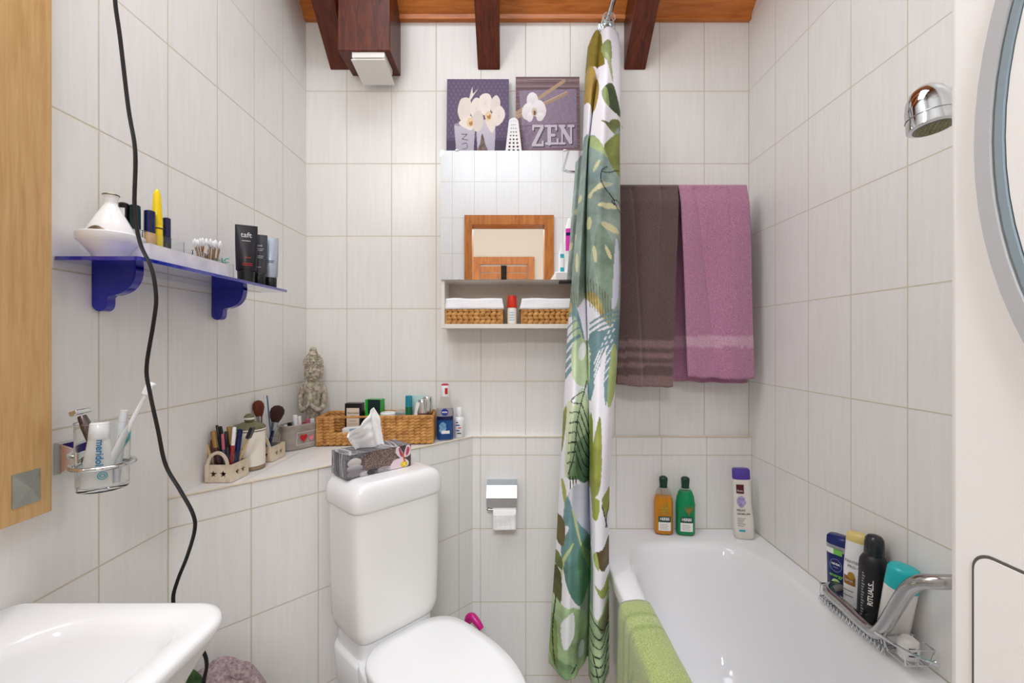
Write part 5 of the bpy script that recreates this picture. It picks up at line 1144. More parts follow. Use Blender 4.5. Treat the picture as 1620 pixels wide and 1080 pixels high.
# ------------------------------------------------------------------ ledge: star crates
WOODW = pm('whitewashed_wood', (228, 214, 194), .7, noise_s=40, col2=(206, 188, 162), bump_s=120, bump_a=.3)
def star_crate(loc, label, w_=.062, d_=.066, h_=.040, rot=0, hh=.036):
    t = thing('star_crate', label, 'wooden crate', loc, (0, 0, rot), 'wooden star crates on the ledge'); th = .003
    def panel(wd): return shape([[(-wd / 2, 0), (wd / 2, 0), (wd / 2, h_), (-wd / 2, h_)], star_pts(-wd * .18, h_ * .48, .0092), star_pts(wd * .18, h_ * .48, .0092)], th)
    MB().mesh(panel(w_), Matrix.Translation((0, -d_ / 2 + th / 2, 0)) @ UP).build('end_board', WOODW, t); MB().mesh(panel(w_), Matrix.Translation((0, d_ / 2 - th / 2, 0)) @ UP).build('end_board', WOODW, t)
    for sx in (1, -1):
        m = MB(); m.mesh(panel(d_ - 2 * th), Matrix.Translation((sx * (w_ / 2 - th / 2), 0, 0)) @ Matrix.Rotation(PI / 2, 4, 'Z') @ UP); m.build('side_board', WOODW, t)
    MB().box((-w_ / 2 + th, -d_ / 2 + th, 0), (w_ / 2 - th, d_ / 2 - th, .003)).build('base_board', WOODW, t)
    for sy in (-1,):
        a_ = w_ * .42
        ol = [(-a_, .004), (-a_ + .0065, .004), (-a_ + .0065, h_ * .8)] + [(-(a_ - .0065) * math.cos(R(k * 15)), h_ * .9 + (hh - .007) * math.sin(R(k * 15))) for k in range(13)] + [(a_ - .0065, h_ * .8), (a_ - .0065, .004), (a_, .004), (a_, h_ * .8)] + [(a_ * math.cos(R(k * 15)), h_ * .9 + hh * math.sin(R(k * 15))) for k in range(13)] + [(-a_, h_ * .8)]
        m = MB(); m.mesh(shape([ol], .003), Matrix.Translation((0, -d_ / 2 - .0017, 0)) @ UP); m.build('handle', WOODW, t)
    return t
zl = ZL + .0012
star_crate((-.672, 1.052, zl), 'whitewashed crate with star cut-outs, nearest on the ledge, full of make-up pencils', rot=R(0))
star_crate((-.672, 1.226, zl), 'tan crate with star cut-outs holding a glass and big brushes, behind the white jar')
def glasscup(loc, w_, h_, label):
    t = thing('glass_cup', label, 'glass cup', loc); m = MB(); m.loft([(0, w_ * .9, w_ * .9, 6), (.001, w_, w_, 6), (h_, w_ * 1.04, w_ * 1.04, 6), (h_, w_ * .96, w_ * .96, 6), (.003, w_ * .9, w_ * .9, 6)], 32); m.build('cup', CLEAR, t); return t
glasscup((-.672, 1.052, zl + .0035), .0245, .060, 'square clear cup with cosmetics pencils inside the nearest star crate')
glasscup((-.672, 1.226, zl + .0035), .0245, .060, 'square clear cup inside the star crate behind the jar')
cols_ = {'gold': pm('gold_cap', (176, 140, 84), .3, metal=.5, noise_s=9, noise_a=.1), 'plum': pm('plum', (86, 34, 40), .35, noise_s=9, noise_a=.1), 'brown': pm('brown_pencil', (112, 74, 52), .5, noise_s=9, noise_a=.1), 'bone': pm('pale_wood_pencil', (214, 180, 130), .5, noise_s=9, noise_a=.1), 'red': pm('lip_red', (170, 44, 52), .35, noise_s=9, noise_a=.1), 'grey': pm('slate_pencil', (70, 74, 92), .35, noise_s=9, noise_a=.1), 'black': BLACK, 'navy': NAVY, 'white': WHITE, 'pink': pm('rose', (190, 100, 120), .4, noise_s=9, noise_a=.1)}
# (px top x, px top y, base offset, radius, body, cap, label)
pens = [(318, 672, .0035, 'bone', 'gold', 'pale wooden make-up brush with a gold tip, far left in the nearest crate'), (324, 670, .0036, 'brown', 'red', 'brown cosmetic pencil with red end, second from the left'), (333, 677, .004, 'plum', 'pink', 'plum lip pencil with pink end in the nearest crate'),
        (337, 681, .0055, 'plum', 'gold', 'dark lipstick tube with a gold cap, left of the black pens'), (343, 672, .003, 'black', 'black', 'thin black eyeliner standing tallest in the nearest crate'), (348, 674, .0042, 'black', 'black', 'thick black eyeliner in the nearest crate'),
        (352, 686, .0032, 'grey', 'pink', 'grey pencil with pink tip in the middle of the nearest crate'), (357, 682, .0034, 'grey', 'black', 'slate pencil with black cap in the nearest crate'), (362, 674, .0050, 'plum', 'gold', 'dark tube with broad gold cap near the jar'),
        (371, 675, .0040, 'red', 'white', 'red lip tube with a white label in front of the jar'), (380, 678, .0058, 'navy', 'navy', 'navy mascara leaning right in front of the jar')]
for k, (ax, ay, r_, b_, c_, lab) in enumerate(pens):
    top = P(ax, ay, 1.045 + .012 * (k % 3)); bx_ = -.690 + .036 * k / 10; base = (bx_, 1.040 + .020 * (k % 3) / 2, zl + .0075)
    t, L_ = along('make_up_pencil', lab, 'make-up', base, tuple(top)); t['group'] = 'make-up pencils in the nearest star crate'
    m = MB(); m.lathe([(r_ * .9, 0), (r_, .001), (r_, L_ * .62), (r_ * .95, L_ * .63)], 12); m.build('barrel', cols_[b_], t)
    m = MB(); m.lathe([(r_ * 1.05, L_ * .63), (r_ * 1.05, L_ * .64), (r_ * 1.02, L_ - .002), (r_ * .6, L_)], 12); m.build('cap', cols_[c_], t)
t, L_ = along('make_up_sponge_wand', 'beige wand with a black tip lying right out of the crate over the jar', 'make-up', (-.662, 1.060, zl + .012), tuple(P(402, 672, 1.06)))
m = MB(); m.tube([(0, 0, 0), (0, 0, L_ * .75)], .003, 8); m.build('barrel', cols_['bone'], t); m = MB(); m.box((-.008, -.004, L_ * .72), (.006, .004, L_ * .95)); m.build('tip', BLACK, t, bevel=.001)
# white jar
t = thing('lidded_jar', 'tall white jar with olive striped lid and knob between the star crates', 'jar', (-.671, 1.138, zl))
JW = pm('jar_white', (238, 232, 218), .3, noise_s=5, noise_a=.03); OLV = pm('olive_glaze', (112, 112, 76), .35, noise_s=30, noise_a=.2); TAN = pm('tan_glaze', (150, 130, 104), .45, noise_s=30, noise_a=.2)
m = MB(); m.lathe([(.0365, .010), (.0365, .094), (.036, .096)], 40); m.build('body', JW, t); m = MB(); m.lathe([(.035, 0), (.0368, .001), (.0368, .010)], 40); m.build('base_band', TAN, t)
m = MB(); m.lathe([(.0375, .096), (.0385, .098), (.038, .104), (.033, .110), (.018, .116), (.010, .118)], 40); m.build('lid', OLV, t, smooth=60); m = MB(); m.lathe([(.0388, .0985), (.0390, .100), (.0388, .1015)], 40); m.build('lid_stripe', JW, t)
m = MB(); m.lathe([(.008, .117), (.011, .120), (.0125, .127), (.0115, .133), (.006, .138), (.001, .139)], 24); m.build('knob', OLV, t, smooth=60); m = MB(); m.lathe([(.0124, .124), (.0131, .1265), (.0126, .129)], 24); m.build('knob_stripe', JW, t)
# brushes in second crate
def brush(label, p0, p1, hr, hl, hc, fc, bc):
    t, L_ = along('make_up_brush', label, 'make-up brush', p0, p1); fh = L_ - hl
    m = MB(); m.tube([(0, 0, 0), (0, 0, fh * .5), (0, 0, fh - .022)], [.003, .0045, .0038], 10, smooth=3); m.build('handle', hc, t)
    m = MB(); m.lathe([(.004, fh - .024), (.0062, fh - .018), (hr * .55, fh + .002)], 14); m.build('ferrule', fc, t)
    m = MB(); m.lathe([(hr * .52, fh), (hr * .8, fh + hl * .25), (hr, fh + hl * .55), (hr * .92, fh + hl * .78), (hr * .6, fh + hl * .94), (hr * .1, fh + hl)], 24); m.build('bristles', bc, t, smooth=60)
BR1 = pm('russet_bristle', (128, 58, 30), .9, noise_s=40, col2=(76, 34, 22), stretch=(10, 10, 1), bump_s=400, bump_a=.6); BR2 = pm('dark_bristle', (70, 36, 30), .9, noise_s=40, col2=(44, 22, 20), stretch=(10, 10, 1), bump_s=400, bump_a=.6)
brush('russet powder brush standing upright behind the white jar', (-.680, 1.215, zl + .008), tuple(P(408, 633, 1.23)), .0145, .045, cols_['gold'], STEEL, BR1)
brush('round dark brown powder brush leaning right above the heart planter', (-.672, 1.222, zl + .008), tuple(P(441, 641, 1.24)), .0185, .046, cols_['navy'], pm('cool_ferrule', (150, 155, 170), .25, metal=.9, noise_s=9, noise_a=.05), BR2)
t, L_ = along('nail_file', 'blue and white nail file standing between the two powder brushes', 'nail file', (-.665, 1.232, zl + .008), tuple(P(420, 625, 1.24)))
MB().box((-.0055, -.0005, 0), (.0055, .0005, L_)).build('file', pm('file_white', (226, 220, 218), .8, noise_s=90, noise_a=.08), t); MB().box((-.0060, -.0012, 0), (-.0020, .0012, L_ - .001)).build('blue_edge', pm('file_blue', (60, 110, 150), .6, noise_s=9, noise_a=.05), t)
o = sets(MB().loft([(0, .009, .009, 2), (.085, .009, .009, 2)], 14).build('make_up_stick', cols_['gold']), 'amber tube in the second star crate behind its handle', 'make-up'); o.location = (-.684, 1.21, zl + .008)

# heart planter
ang = math.atan2(.92, .4)
t = thing('heart_planter', 'oval grey zinc planter with painted red and pink hearts beside the woven basket', 'planter', (-.645, 1.362, zl), (0, 0, ang - R(6)))
ZN = pm('weathered_zinc', (176, 168, 160), .6, noise_s=22, col2=(146, 138, 130), bump_s=90, bump_a=.2)
m = MB(); m.loft([(0, .058, .024, 3), (.002, .060, .026, 3), (.006, .060, .026, 3), (.008, .059, .025, 3), (.066, .066, .031, 3), (.072, .069, .034, 3), (.075, .068, .033, 3), (.075, .064, .029, 3), (.02, .057, .024, 3)], 48); m.build('tub', ZN, t, smooth=60)
def psf(x): return -.0305 + .0
def tiltsf(z): return -.0285 - .004 * (z - .03) / .03
m = MB()
for a, b, c, d in ((-.034, .034, .014, .015), (-.034, .034, .051, .052), (-.034, -.033, .014, .052), (.033, .034, .014, .052)):
    m.grid(10, 2, lambda u, v: (a + (b - a) * u, surf(.0595 + .007 * (c + (d - c) * v) / .06, .0258 + .006 * (c + (d - c) * v) / .06, 3, .0010)(a + (b - a) * u), c + (d - c) * v))
m.build('painted_border', WHTAG, t, smooth=0)
def heart(cx, cz, s_): return [(cx + s_ * .9 * (16 * math.sin(a) ** 3) / 16, cz + s_ * (13 * math.cos(a) - 5 * math.cos(2 * a) - 2 * math.cos(3 * a) - math.cos(4 * a)) / 15) for a in [2 * PI * k / 28 for k in range(28)]]
hs = surf(.064, .0290, 3, .0016)
decal_poly('heart', pm('heart_red', (196, 24, 34), .4, noise_s=20, noise_a=.15), t, heart(-.012, .034, .013), hs); decal_poly('heart', pm('heart_pink', (226, 132, 150), .5, noise_s=20, noise_a=.15), t, heart(.014, .030, .010), hs)
m = MB(); m.tube([(-.066, 0, .045), (-.073, 0, .056), (-.073, 0, .070), (-.064, 0, .074)], .0018, 6, smooth=3); m.build('handle', ZN, t)
kids = [(447, 672, WHTAG, .006, 'white tube lying left in the heart planter'), (452, 668, BLACK, .007, 'black lipstick in the heart planter'), (463, 656, WHITE, .0075, 'white capped bottle standing highest in the heart planter'), (470, 658, PLASTIC, .006, 'second white bottle right of the highest in the planter'), (474, 668, cols_['red'], .007, 'red cap in the heart planter'), (480, 662, cols_['pink'], .008, 'pink varnish bottle in the heart planter'), (489, 662, WHITE, .008, 'white capped jar at the right in the heart planter'), (456, 676, cols_['red'], .006, 'dark red lipstick low in the planter')]
for k, (a, b, mt_, r_, lab) in enumerate(kids):
    f = (k if k < 7 else 1.5) / 6; c0 = Vector((-.645, 1.362, 0)) + Vector((math.cos(ang - R(6)), math.sin(ang - R(6)), 0)) * (-.045 + .09 * f); top = P(a, b, c0.y)
    t, L_ = along('cosmetic_bottle', lab, 'cosmetic', (c0.x, c0.y, zl + .012), (c0.x * .6 + max(top.x, -.70) * .4, c0.y, top.z)); m = MB(); m.lathe([(r_ * .9, 0), (r_, .001), (r_, L_ * .65), (r_ * .8, L_ * .7)], 14); m.build('body', mt_, t); m = MB(); m.lathe([(r_ * .9, L_ * .7), (r_ * .9, L_ - .001), (r_ * .7, L_)], 14); m.build('cap', mt_, t)

# ------------------------------------------------------------------ buddha figure
def figure():
    m = MB()
    m.loft([(0, .036, .028, 3), (.02, .034, .026, 2.6), (.05, .0270, .0200, 2.2), (.075, .0260, .0195, 2.2), (.105, .0300, .0215, 2.1), (.128, .037, .0225, 2.1), (.143, .037, .021, 2.1), (.152, .024, .018, 2), (.158, .0175, .0155, 2), (.174, .0165, .0150, 2)], 36)
    for s_ in (-1, 1):
        m.tube([(s_ * .036, 0, .136), (s_ * .043, -.003, .110), (s_ * .041, -.010, .082), (s_ * .030, -.026, .074), (s_ * .014, -.036, .080), (s_ * .005, -.038, .088)], [.0105, .0095, .0085, .0072, .0060, .0055], 14, smooth=5)
        m.tube([(s_ * .0050, -.037, .086), (s_ * .0042, -.037, .102), (s_ * .0022, -.036, .120)], [.0056, .0050, .0026], 10, smooth=3)
        m.ball((s_ * .0228, .004, .196), (.0035, .005, .015), 10, 8); m.ball((s_ * .0225, .003, .180), (.0028, .004, .006), 8, 6)
        m.ball((s_ * .0090, -.0195, .2025), (.0062, .0048, .0030), 10, 8)
        m.tube([(s_ * .003, -.0235, .210), (s_ * .009, -.0230, .2135), (s_ * .0155, -.0185, .2095)], .0014, 6, smooth=3)
    m.loft([(.168, .010, .012, 2), (.172, .0150, .0175, 2), (.180, .0195, .0215, 2), (.192, .0225, .0232, 2), (.206, .0235, .0235, 2), (.218, .0225, .0230, 2), (.230, .018, .019, 2), (.238, .010, .011, 2)], 32)
    m.tube([(0, -.0235, .208), (0, -.0275, .200), (0, -.0285, .196)], [.0022, .0032, .0044], 10, smooth=3)
    m.ball((0, -.0228, .1888), (.0066, .0036, .0017), 10, 6); m.ball((0, -.0220, .1852), (.0050, .0034, .0017), 10, 6); m.ball((0, -.0190, .1765), (.006, .004, .004), 10, 6)
    for z, r_, n_ in ((.216, .0245, 20), (.2225, .0228, 18), (.229, .0200, 16), (.235, .0160, 12), (.240, .0125, 10)):
        for k in range(n_):
            a = 2 * PI * k / n_ + z * 200
            m.ball((r_ * math.cos(a), r_ * math.sin(a) * .98, z + (.003 if math.sin(a) > -.3 else 0)), .0037, 8, 6)
    for z, r_, n_ in ((.202, .0248, 9), (.209, .0250, 9)):
        for k in range(n_): a = R(20) + R(140) * k / (n_ - 1); m.ball((r_ * math.cos(a), r_ * math.sin(a), z), .0032, 8, 6)
    m.lathe([(.0135, .238), (.0140, .246), (.0125, .250), (.0120, .256), (.0095, .262), (.0100, .270), (.0095, .278), (.0060, .288), (.002, .297), (.001, .300)], 20)
    m.tube([(.005 * math.cos(a * .7), -.0088, .272 + .0055 * math.sin(a * .7)) for a in range(10)], .0012, 6)
    m.tube([(-.020, -.018, .142), (-.010, -.0225, .134), (0, -.0245, .130), (.010, -.0225, .134), (.020, -.018, .142)], .0013, 6, smooth=3)
    zm = lambda z: float(np.interp(z, [0, .078, .100, .143, .172, .2, .216, .240, .262, .300], [0, .106, .134, .182, .192, .226, .250, .277, .291, .308]))
    def rs_(v): k = min(1, max(0, (v[2] - .150) / .025)); s_ = .86 + .30 * k * (1 if v[2] < .245 else .9); return (v[0] * s_, v[1] * (1 + .12 * k), zm(v[2]))
    m.v = [rs_(v) for v in m.v]
    o = m.build('buddha_statue', pm('weathered_stone', (206, 198, 180), .8, noise_s=95, col2=(128, 116, 98), bump_s=160, bump_a=.5), smooth=0)
    r_ = o.modifiers.new('remesh', 'REMESH'); r_.mode = 'VOXEL'; r_.voxel_size = .0009; r_.use_smooth_shade = True
    sets(o, 'grey carved buddha bust with praying hands in the ledge corner', 'statue')
    o.location = (-.658, 1.475, zl); o.rotation_euler = (0, 0, R(8)); 
figure()

# ------------------------------------------------------------------ big woven basket and its contents
bw, bd, bh = .350, .118, .086
bang = R(5.5); bl = Vector((-.431, 1.447, zl + .002))
bk = thing('storage_basket', 'large rectangular woven basket on the tiled ledge, full of toiletries', 'basket', bl, (0, 0, bang))
woven(bk, 'woven_body', bw, bd, bh, 9, .0185, .30, False, hole=(-.125, -.03, .042, .082), thick=.0048)
BM = Matrix.Translation(bl) @ Matrix.Rotation(bang, 4, 'Z')
def inb(x, y, z=.004): return tuple(BM @ Vector((x, y, z)))
t = thing('perfume_box', 'black perfume box with a cream label at the left in the woven basket', 'box', inb(-.082, .020, .005), (0, 0, bang - R(6)))
MB().box((-.027, -.016, 0), (.027, .016, .115)).build('carton', BLACK, t, bevel=.001); MB().box((-.021, -.0165, .035), (.020, -.0158, .100)).build('label', pm('cream_label', (222, 204, 186), .6, noise_s=9, noise_a=.03), t)
flat = lambda x: -.0168
txt('lettering', INK, t, 'Abercrombie', .0085, 0, .084, flat, sx=.8); txt('lettering', INK, t, '& Fitch', .0085, 0, .074, flat, sx=.8); txt('lettering', INK, t, 'AUTHENTIC', .0045, 0, .058, flat)
t = thing('deodorant_box', 'bright green carton with a dark window beside the black perfume box', 'box', inb(-.018, .022, .005), (0, 0, bang - R(14)))
MB().box((-.026, -.018, 0), (.026, .018, .126)).build('carton', pm('bright_green', (16, 164, 44), .35, noise_s=9, noise_a=.06), t, bevel=.001); MB().box((-.016, -.0186, .080), (.0265, -.0178, .1265)).build('window', DGN, t)
stick('lotion_bottle', 'slim dark green bottle with blue cap at the right in the woven basket', 'bottle', *inb(.095, -.005, .005), .011, .140, pm('emerald_plastic', (10, 96, 56), .2, noise_s=9, noise_a=.08), pm('teal_cap', (36, 140, 160), .3, noise_s=9, noise_a=.05), .26)
t = thing('cream_tube', 'pale mint squeeze tube behind the silver pump bottle', 'tube', inb(.122, .018, .005), (0, 0, bang))
m = MB(); m.loft([(0, .015, .013, 2), (.03, .017, .012, 2), (.127, .019, .0015, 3), (.137, .019, .0012, 3)], 24); m.build('body', pm('pale_mint', (184, 220, 218), .35, noise_s=9, noise_a=.03), t)
t = thing('pump_bottle', 'silver mirrored pump bottle at the right end of the woven basket', 'bottle', inb(.138, -.014, .005), (0, 0, 0))
m = MB(); m.lathe([(.016, 0), (.018, .002), (.018, .085)], 28); m.build('body', pm('amethyst', (150, 120, 140), .15, metal=.5, noise_s=9, noise_a=.05), t); m = MB(); m.lathe([(.0185, .085), (.0185, .088), (.012, .112), (.0115, .126), (.009, .129)], 24); m.build('cap', CHROME, t, smooth=60)
t = thing('spray_bottle', 'tall chrome capped bottle behind the pump bottle in the basket', 'bottle', inb(.152, .022, .005))
m = MB(); m.lathe([(.015, 0), (.0165, .002), (.0165, .128), (.014, .133)], 24); m.build('body', CHROME, t)
t = thing('cream_tube', 'white tube leaning left of the silver pump bottle', 'tube', inb(.112, -.022, .005), (0, R(9), bang))
m = MB(); m.loft([(0, .009, .009, 2), (.02, .010, .009, 2), (.12, .011, .0015, 3)], 20); m.build('body', PLASTIC, t)
for a, b, r_, mt_, lab in ((.030, -.012, .024, WHITE, 'white round cream jar with lid behind the tissue'), (.070, .005, .022, pm('grey_lid', (150, 156, 158), .3, noise_s=9, noise_a=.1), 'grey lidded round jar in the middle of the woven basket')):
    t = thing('cream_jar', lab, 'jar', inb(a, b, .004)); m = MB(); m.lathe([(r_ * .9, 0), (r_, .002), (r_, .062)], 28); m.build('body', PLASTIC, t); m = MB(); m.lathe([(r_ * 1.03, .062), (r_ * 1.04, .064), (r_ * 1.02, .086), (r_ * .9, .089)], 28); m.build('lid', mt_, t)
t = thing('soap_packet', 'white and pale blue packet seen through the handle hole of the basket', 'packet', inb(-.070, -.030, .034), (0, R(-4), bang)); MB().box((-.035, -.014, 0), (.030, .014, .016)).build('wrapper', WHTAG, t, bevel=.003)
MB().box((-.012, -.0145, .002), (.020, -.0140, .014)).build('print', pm('sky_print', (150, 190, 214), .5, noise_s=60, noise_a=.15), t)
o = sets(MB().box((-.040, -.02, 0), (.038, .02, .029)).build('carton', WHTAG, None, bevel=.001), 'white carton low in the woven basket under the small packet', 'box'); o.location = inb(-.068, -.028, .0045); o.rotation_euler = (0, 0, bang)

# micellar water and small bottle
t = thing('micellar_water', 'clear blue two-tone cleansing bottle with white cap right of the woven basket', 'bottle', (-.2215, 1.473, zl), (0, 0, R(6)))
m = MB(); m.loft([(0, .024, .018, 2.6), (.003, .0275, .0205, 2.6), (.045, .028, .021, 2.6), (.090, .0280, .021, 2.6), (.110, .0245, .019, 2.4), (.130, .015, .014, 2), (.142, .011, .011, 2)], 36); m.build('bottle', pm('thin_clear_plastic', (250, 250, 246)), t, smooth=60)
m = MB(); m.loft([(.0025, .023, .017, 2.6), (.006, .0262, .0192, 2.6), (.045, .0265, .0196, 2.6), (.072, .0265, .0196, 2.6)], 36); m.build('blue_liquid', pm('blue_liquid', (40, 110, 200), .1, trans=.5, noise_s=4, noise_a=.04), t)
m = MB(); m.loft([(.0722, .0265, .0196, 2.6), (.100, .0250, .0185, 2.6)], 36); m.build('clear_liquid', pm('pale_liquid', (214, 214, 226), .1, trans=.8, ior=1.2, noise_s=4, noise_a=.04), t)
m = MB(); m.lathe([(.0135, .142), (.0140, .144), (.0135, .176), (.0125, .178)], 24); m.build('cap', WHITE, t); m = MB(); m.lathe([(.0128, .178), (.013, .180), (.009, .183), (.001, .184)], 24); m.build('cap_top', pm('cherry_plastic', (190, 40, 70), .3, noise_s=6, noise_a=.05), t)
decal('cap_label', REDI, t, 0, .009, .150, .170, surf(.014, .014, 2, .0005)); sf = surf(.028, .021, 2.6, .0008)
decal('label_band', NAVY, t, -.026, .026, .066, .078, sf); decal_poly('round_logo', pm('royal_blue', (24, 50, 150), .4, noise_s=9, noise_a=.05), t, [(.0115 * math.cos(a * PI / 12), .092 + .0115 * math.sin(a * PI / 12)) for a in range(24)], sf)
txt('lettering', WHTAG, t, 'NIVEA', .0062, 0, .092, surf(.028, .021, 2.6, .0012), bold=.0003); decal_poly('splash_print', pm('aqua_print', (150, 200, 226), .4, noise_s=120, col2=(70, 130, 190)), t, [(-.006 + .012 * math.cos(a * PI / 9) * (1 + .2 * math.sin(4 * a)), .040 + .020 * math.sin(a * PI / 9)) for a in range(18)], sf)
decal('label', WHTAG, t, -.010, .016, .022, .032, surf(.028, .021, 2.6, .0012))
t = thing('nasal_spray', 'small white bottle with blue and red print, rightmost on the corner ledge', 'bottle', (-.1780, 1.505, zl))
m = MB(); m.lathe([(.015, 0), (.0170, .002), (.0172, .058), (.015, .066), (.010, .070)], 28); m.build('body', WHITE, t, smooth=60); m = MB(); m.lathe([(.0108, .070), (.0112, .072), (.0102, .098), (.008, .101)], 20); m.build('cap', WHITE, t)
sf = surf(.0172, .0172); 
for k, (a, b, c) in enumerate(((-.010, -.002, NAVY), (-.011, .004, MATS['royal_blue']), (-.002, .008, REDI), (-.009, .003, MATS['royal_blue']), (-.006, .008, INK))): decal('printed_line', c, t, a, b, .050 - .009 * k, .0535 - .009 * k, sf)

# ------------------------------------------------------------------ tissue box on the cistern
tx = thing('tissue_box', 'grey tissue box printed with pebbles and an orchid, on the cistern lid', 'tissue box', DP(.4175, .0775, zk + .0012), (0, 0, Rz - R(1)))
w_, d_, h_ = .178, .086, .057
cvb = Cv(0, 0, 1, 1, 420, 150, (70, 62, 64)); cvb.poly([(0, 0), (.25, 0), (.18, 1), (0, 1)], (100, 98, 104), vary=.4, smooth=0)
rng = np.random.RandomState(2); cvb.poly([(.22, .25), (.7, .0), (.78, .5), (.6, .9), (.25, .95)], (96, 76, 74), vary=.2); msk = (rng.rand(150, 420) > .86) & (cvb.X > .25) & (cvb.X < .75) & (cvb.Y < .8); cvb.a[msk] = lin((190, 170, 160))
cvb.ell(.12, .62, .13, .34, 0, (92, 86, 90), vary=.3); cvb.ell(.11, .35, .10, .20, 0, (216, 210, 206), col2=(150, 146, 150)); cvb.ell(.11, .60, .12, .17, 0, (190, 186, 190), col2=(84, 80, 86)); cvb.ell(.13, .82, .14, .13, 0, (128, 122, 126))
for k in range(9): cvb.ell(.25 + .055 * k, .92 + .04 * math.sin(k * 2), .07, .13, 0, random.choice([(150, 144, 148), (96, 90, 96), (60, 56, 62), (178, 172, 176)]), vary=.2)
cvb.poly([(.76, .02), (.80, .0), (.88, .45), (.86, .62), (.80, .5), (.74, .25)], (222, 204, 210)); cvb.poly([(.79, .1), (.82, .1), (.87, .5), (.82, .45)], (170, 70, 96)); cvb.poly([(.93, .0), (.98, .02), (1, .4), (.93, .55), (.88, .5), (.90, .2)], (226, 206, 214)); cvb.poly([(.94, .08), (.98, .2), (.94, .48), (.91, .4)], (176, 72, 100))
cvb.poly([(.66, .98), (.70, .62), (.80, .55), (.90, .62), (.96, .8), (.92, 1)], (226, 206, 214)); cvb.ell(.88, .86, .06, .14, 0, (226, 200, 60), vary=.3); cvb.line([(.86, .35), (.88, .6), (.90, .75)], .025, (196, 90, 60))
cvt = Cv(0, 0, 1, 1, 420, 150, (104, 102, 108)); 
for k in range(26): a = random.random(); cvt.line([(a, 0), (a + random.uniform(-.1, .1), .5), (a + random.uniform(-.15, .15), 1)], random.uniform(.01, .05), random.choice([(190, 188, 196), (60, 60, 66), (140, 138, 146), (214, 212, 218)]), .8)
def pgrid(name, parent, fn, cv, nu=200, nv=70):
    m = MB(); m.grid(nu, nv, fn); uu = np.tile(np.arange(nu + 1) / nu, nv + 1); vv = np.repeat(np.arange(nv + 1) / nv, nu + 1)
    m.build(name, vmat('carton_print', .4), parent, colors=cv.at(uu * .999, vv * .999), smooth=0, recalc=False)
MB().box((-w_ / 2, -d_ / 2, 0), (w_ / 2, d_ / 2, h_)).build('carton', pm('carton_grey', (80, 78, 84), .5, noise_s=9, noise_a=.1), tx)
e_ = .0004
pgrid('front_print', tx, lambda u, v: (-w_ / 2 + w_ * u, -d_ / 2 - e_, h_ * (1 - v)), cvb); pgrid('top_print', tx, lambda u, v: (-w_ / 2 + w_ * u, d_ / 2 - d_ * v, h_ + e_), cvt)
pgrid('end_print', tx, lambda u, v: (-w_ / 2 - e_, d_ / 2 - d_ * u, h_ * (1 - v)), cvt, 80, 50)
def tis(u, v):
    # sheet rising from the slot; fans left at the top
    a = -.045 + .082 * u; base = Vector((a, .0 + .006 * math.sin(u * 9), h_ + .001))
    tops = [(-.078, .040), (-.060, .058), (-.036, .076), (-.012, .092), (.006, .102), (.018, .074)]
    t_ = u * 5; i = min(int(t_), 4); f = t_ - i; tp_ = (tops[i][0] * (1 - f) + tops[i + 1][0] * f, tops[i][1] * (1 - f) + tops[i + 1][1] * f)
    x = base.x + (tp_[0] - base.x) * v ** .9; z = base.z + tp_[1] * v
    y = base.y + (.008 * math.sin(u * 9 + v * 2) + .003 * math.sin(u * 19)) * (.3 + v) - .030 * v * (1 - u) + noise.noise(Vector((u * 5, v * 5, 0))) * .007 * v
    return (x, y, z)
m = MB(); m.grid(60, 40, tis)
sets(m.build('paper_tissue', PAPER, None, solid=.0008, smooth=180), 'crumpled white paper tissue sticking up from the pebble-printed box', 'tissue')
bpy.data.objects['paper_tissue'].location = tx.location; bpy.data.objects['paper_tissue'].rotation_euler = tx.rotation_euler

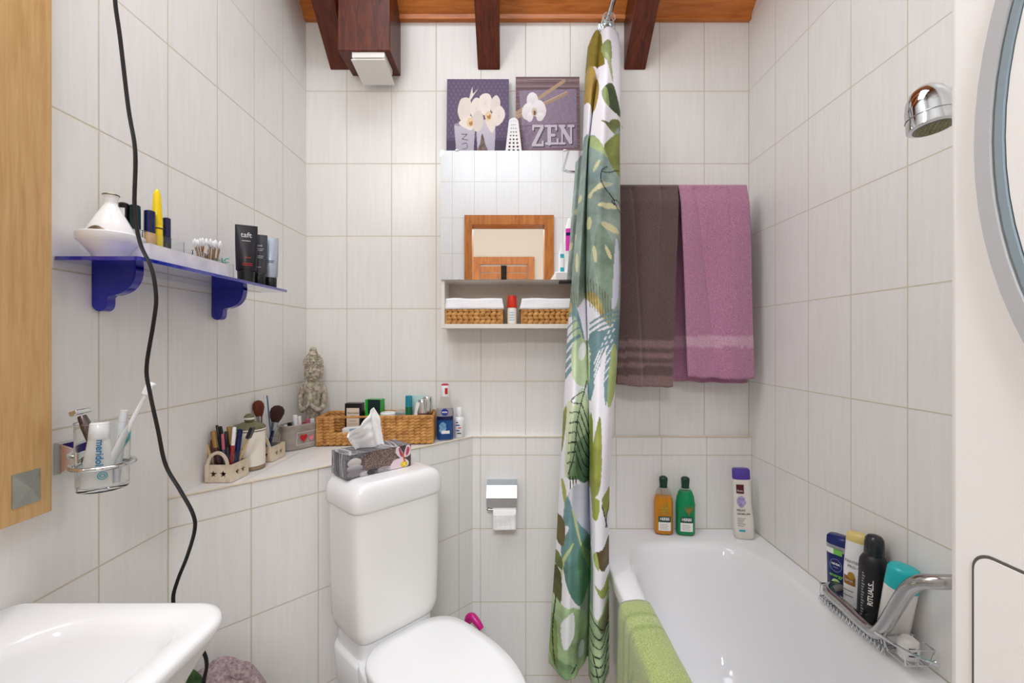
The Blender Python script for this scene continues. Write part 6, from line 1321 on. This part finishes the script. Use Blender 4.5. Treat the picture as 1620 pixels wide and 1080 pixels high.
# ------------------------------------------------------------------ laundry basket under the basin
lb = thing('laundry_basket', 'low laundry basket between the basin and the diagonal wall', 'laundry basket', (-.575, .835, 0))
m = MB(); m.loft([(0, .095, .085, 3), (.42, .108, .098, 3), (.42, .103, .093, 3), (.01, .09, .08, 3)], 40); m.build('tub', pm('grey_basket', (150, 146, 142), .7, noise_s=60, noise_a=.3), lb)
def cloth_mound(name, label, cx, cy_, z, rx2, ry2, hh, mat, seed):
    m = MB()
    def f(u, v):
        a = 2 * PI * u; r_ = v; x, y = r_ * math.cos(a), r_ * math.sin(a)
        nz = noise.noise(Vector((x * 1.6 + seed, y * 1.6, seed))) + .5 * noise.noise(Vector((x * 4, y * 4, seed)))
        return (cx + rx2 * x, cy_ + ry2 * y, z + hh * (1 - r_ ** 3) + nz * .022 * (1 - .5 * r_))
    m.grid(64, 24, f)
    return sets(m.build(name, mat, None, solid=.006, smooth=180), label, 'towel')
cloth_mound('crumpled_towel', 'crumpled mauve towel on the laundry basket beside the basin', -.555, .845, .455, .092, .085, .085, pm('mauve_terry', (192, 172, 174), .95, noise_s=160, col2=(128, 104, 112), bump_s=300, bump_a=1), 2.0)
cloth_mound('crumpled_cloth', 'green cloth heaped beside the mauve towel under the basin', -.560, .765, .425, .052, .034, .175, pm('green_cloth', (60, 96, 40), .9, noise_s=60, col2=(24, 48, 20), bump_s=200, bump_a=.8), 5.0)

# ------------------------------------------------------------------ sub-parts: prints and trims belong to the part they sit on
SUB = {'lettering': ['label_upper', 'label', 'carton', 'can', 'body'], 'printed_line': ['label_lower', 'body'], 'emblem_ring': ['body'], 'red_dot': ['handle'], 'grip': ['handle'], 'button': ['handle'],
       'lid_rim': ['lid'], 'silver_patch': ['lid'], 'lid_stripe': ['lid'], 'knob_stripe': ['knob'], 'seam_ring': ['dome'], 'nozzles': ['spray_plate'], 'embossing': ['hanging_sheet'], 'barcode_label': ['barrel', 'cap'],
       'painted_border': ['tub'], 'heart': ['tub'], 'fine_print': ['can'], 'plant_print': ['liquid'], 'fruit_print': ['body'], 'flower_print': ['body'], 'logo_patch': ['body'], 'printed_mark': ['body'], 'mirror_clip': ['mirror_door'],
       'flap_gap': ['housing'], 'joint_ring': ['barrel'], 'cap_label': ['cap'], 'cap_top': ['cap'], 'round_logo': ['bottle'], 'label_band': ['bottle', 'body'], 'splash_print': ['bottle'], 'tip': ['stem'], 'stud': ['frame'], 'blue_edge': ['file'], 'label_tab': ['body'], 'hinge': ['seat'], 'folded_cloth': ['cloth_liner']}
base = lambda o: o.name.split('.')[0]
for t in [o for o in C.objects if o.parent is None and o.type == 'EMPTY']:
    ch = list(t.children)
    for c in ch:
        for want in SUB.get(base(c), []):
            hit = [p for p in ch if base(p) == want and p is not c]
            if hit: c.parent = hit[0]; break
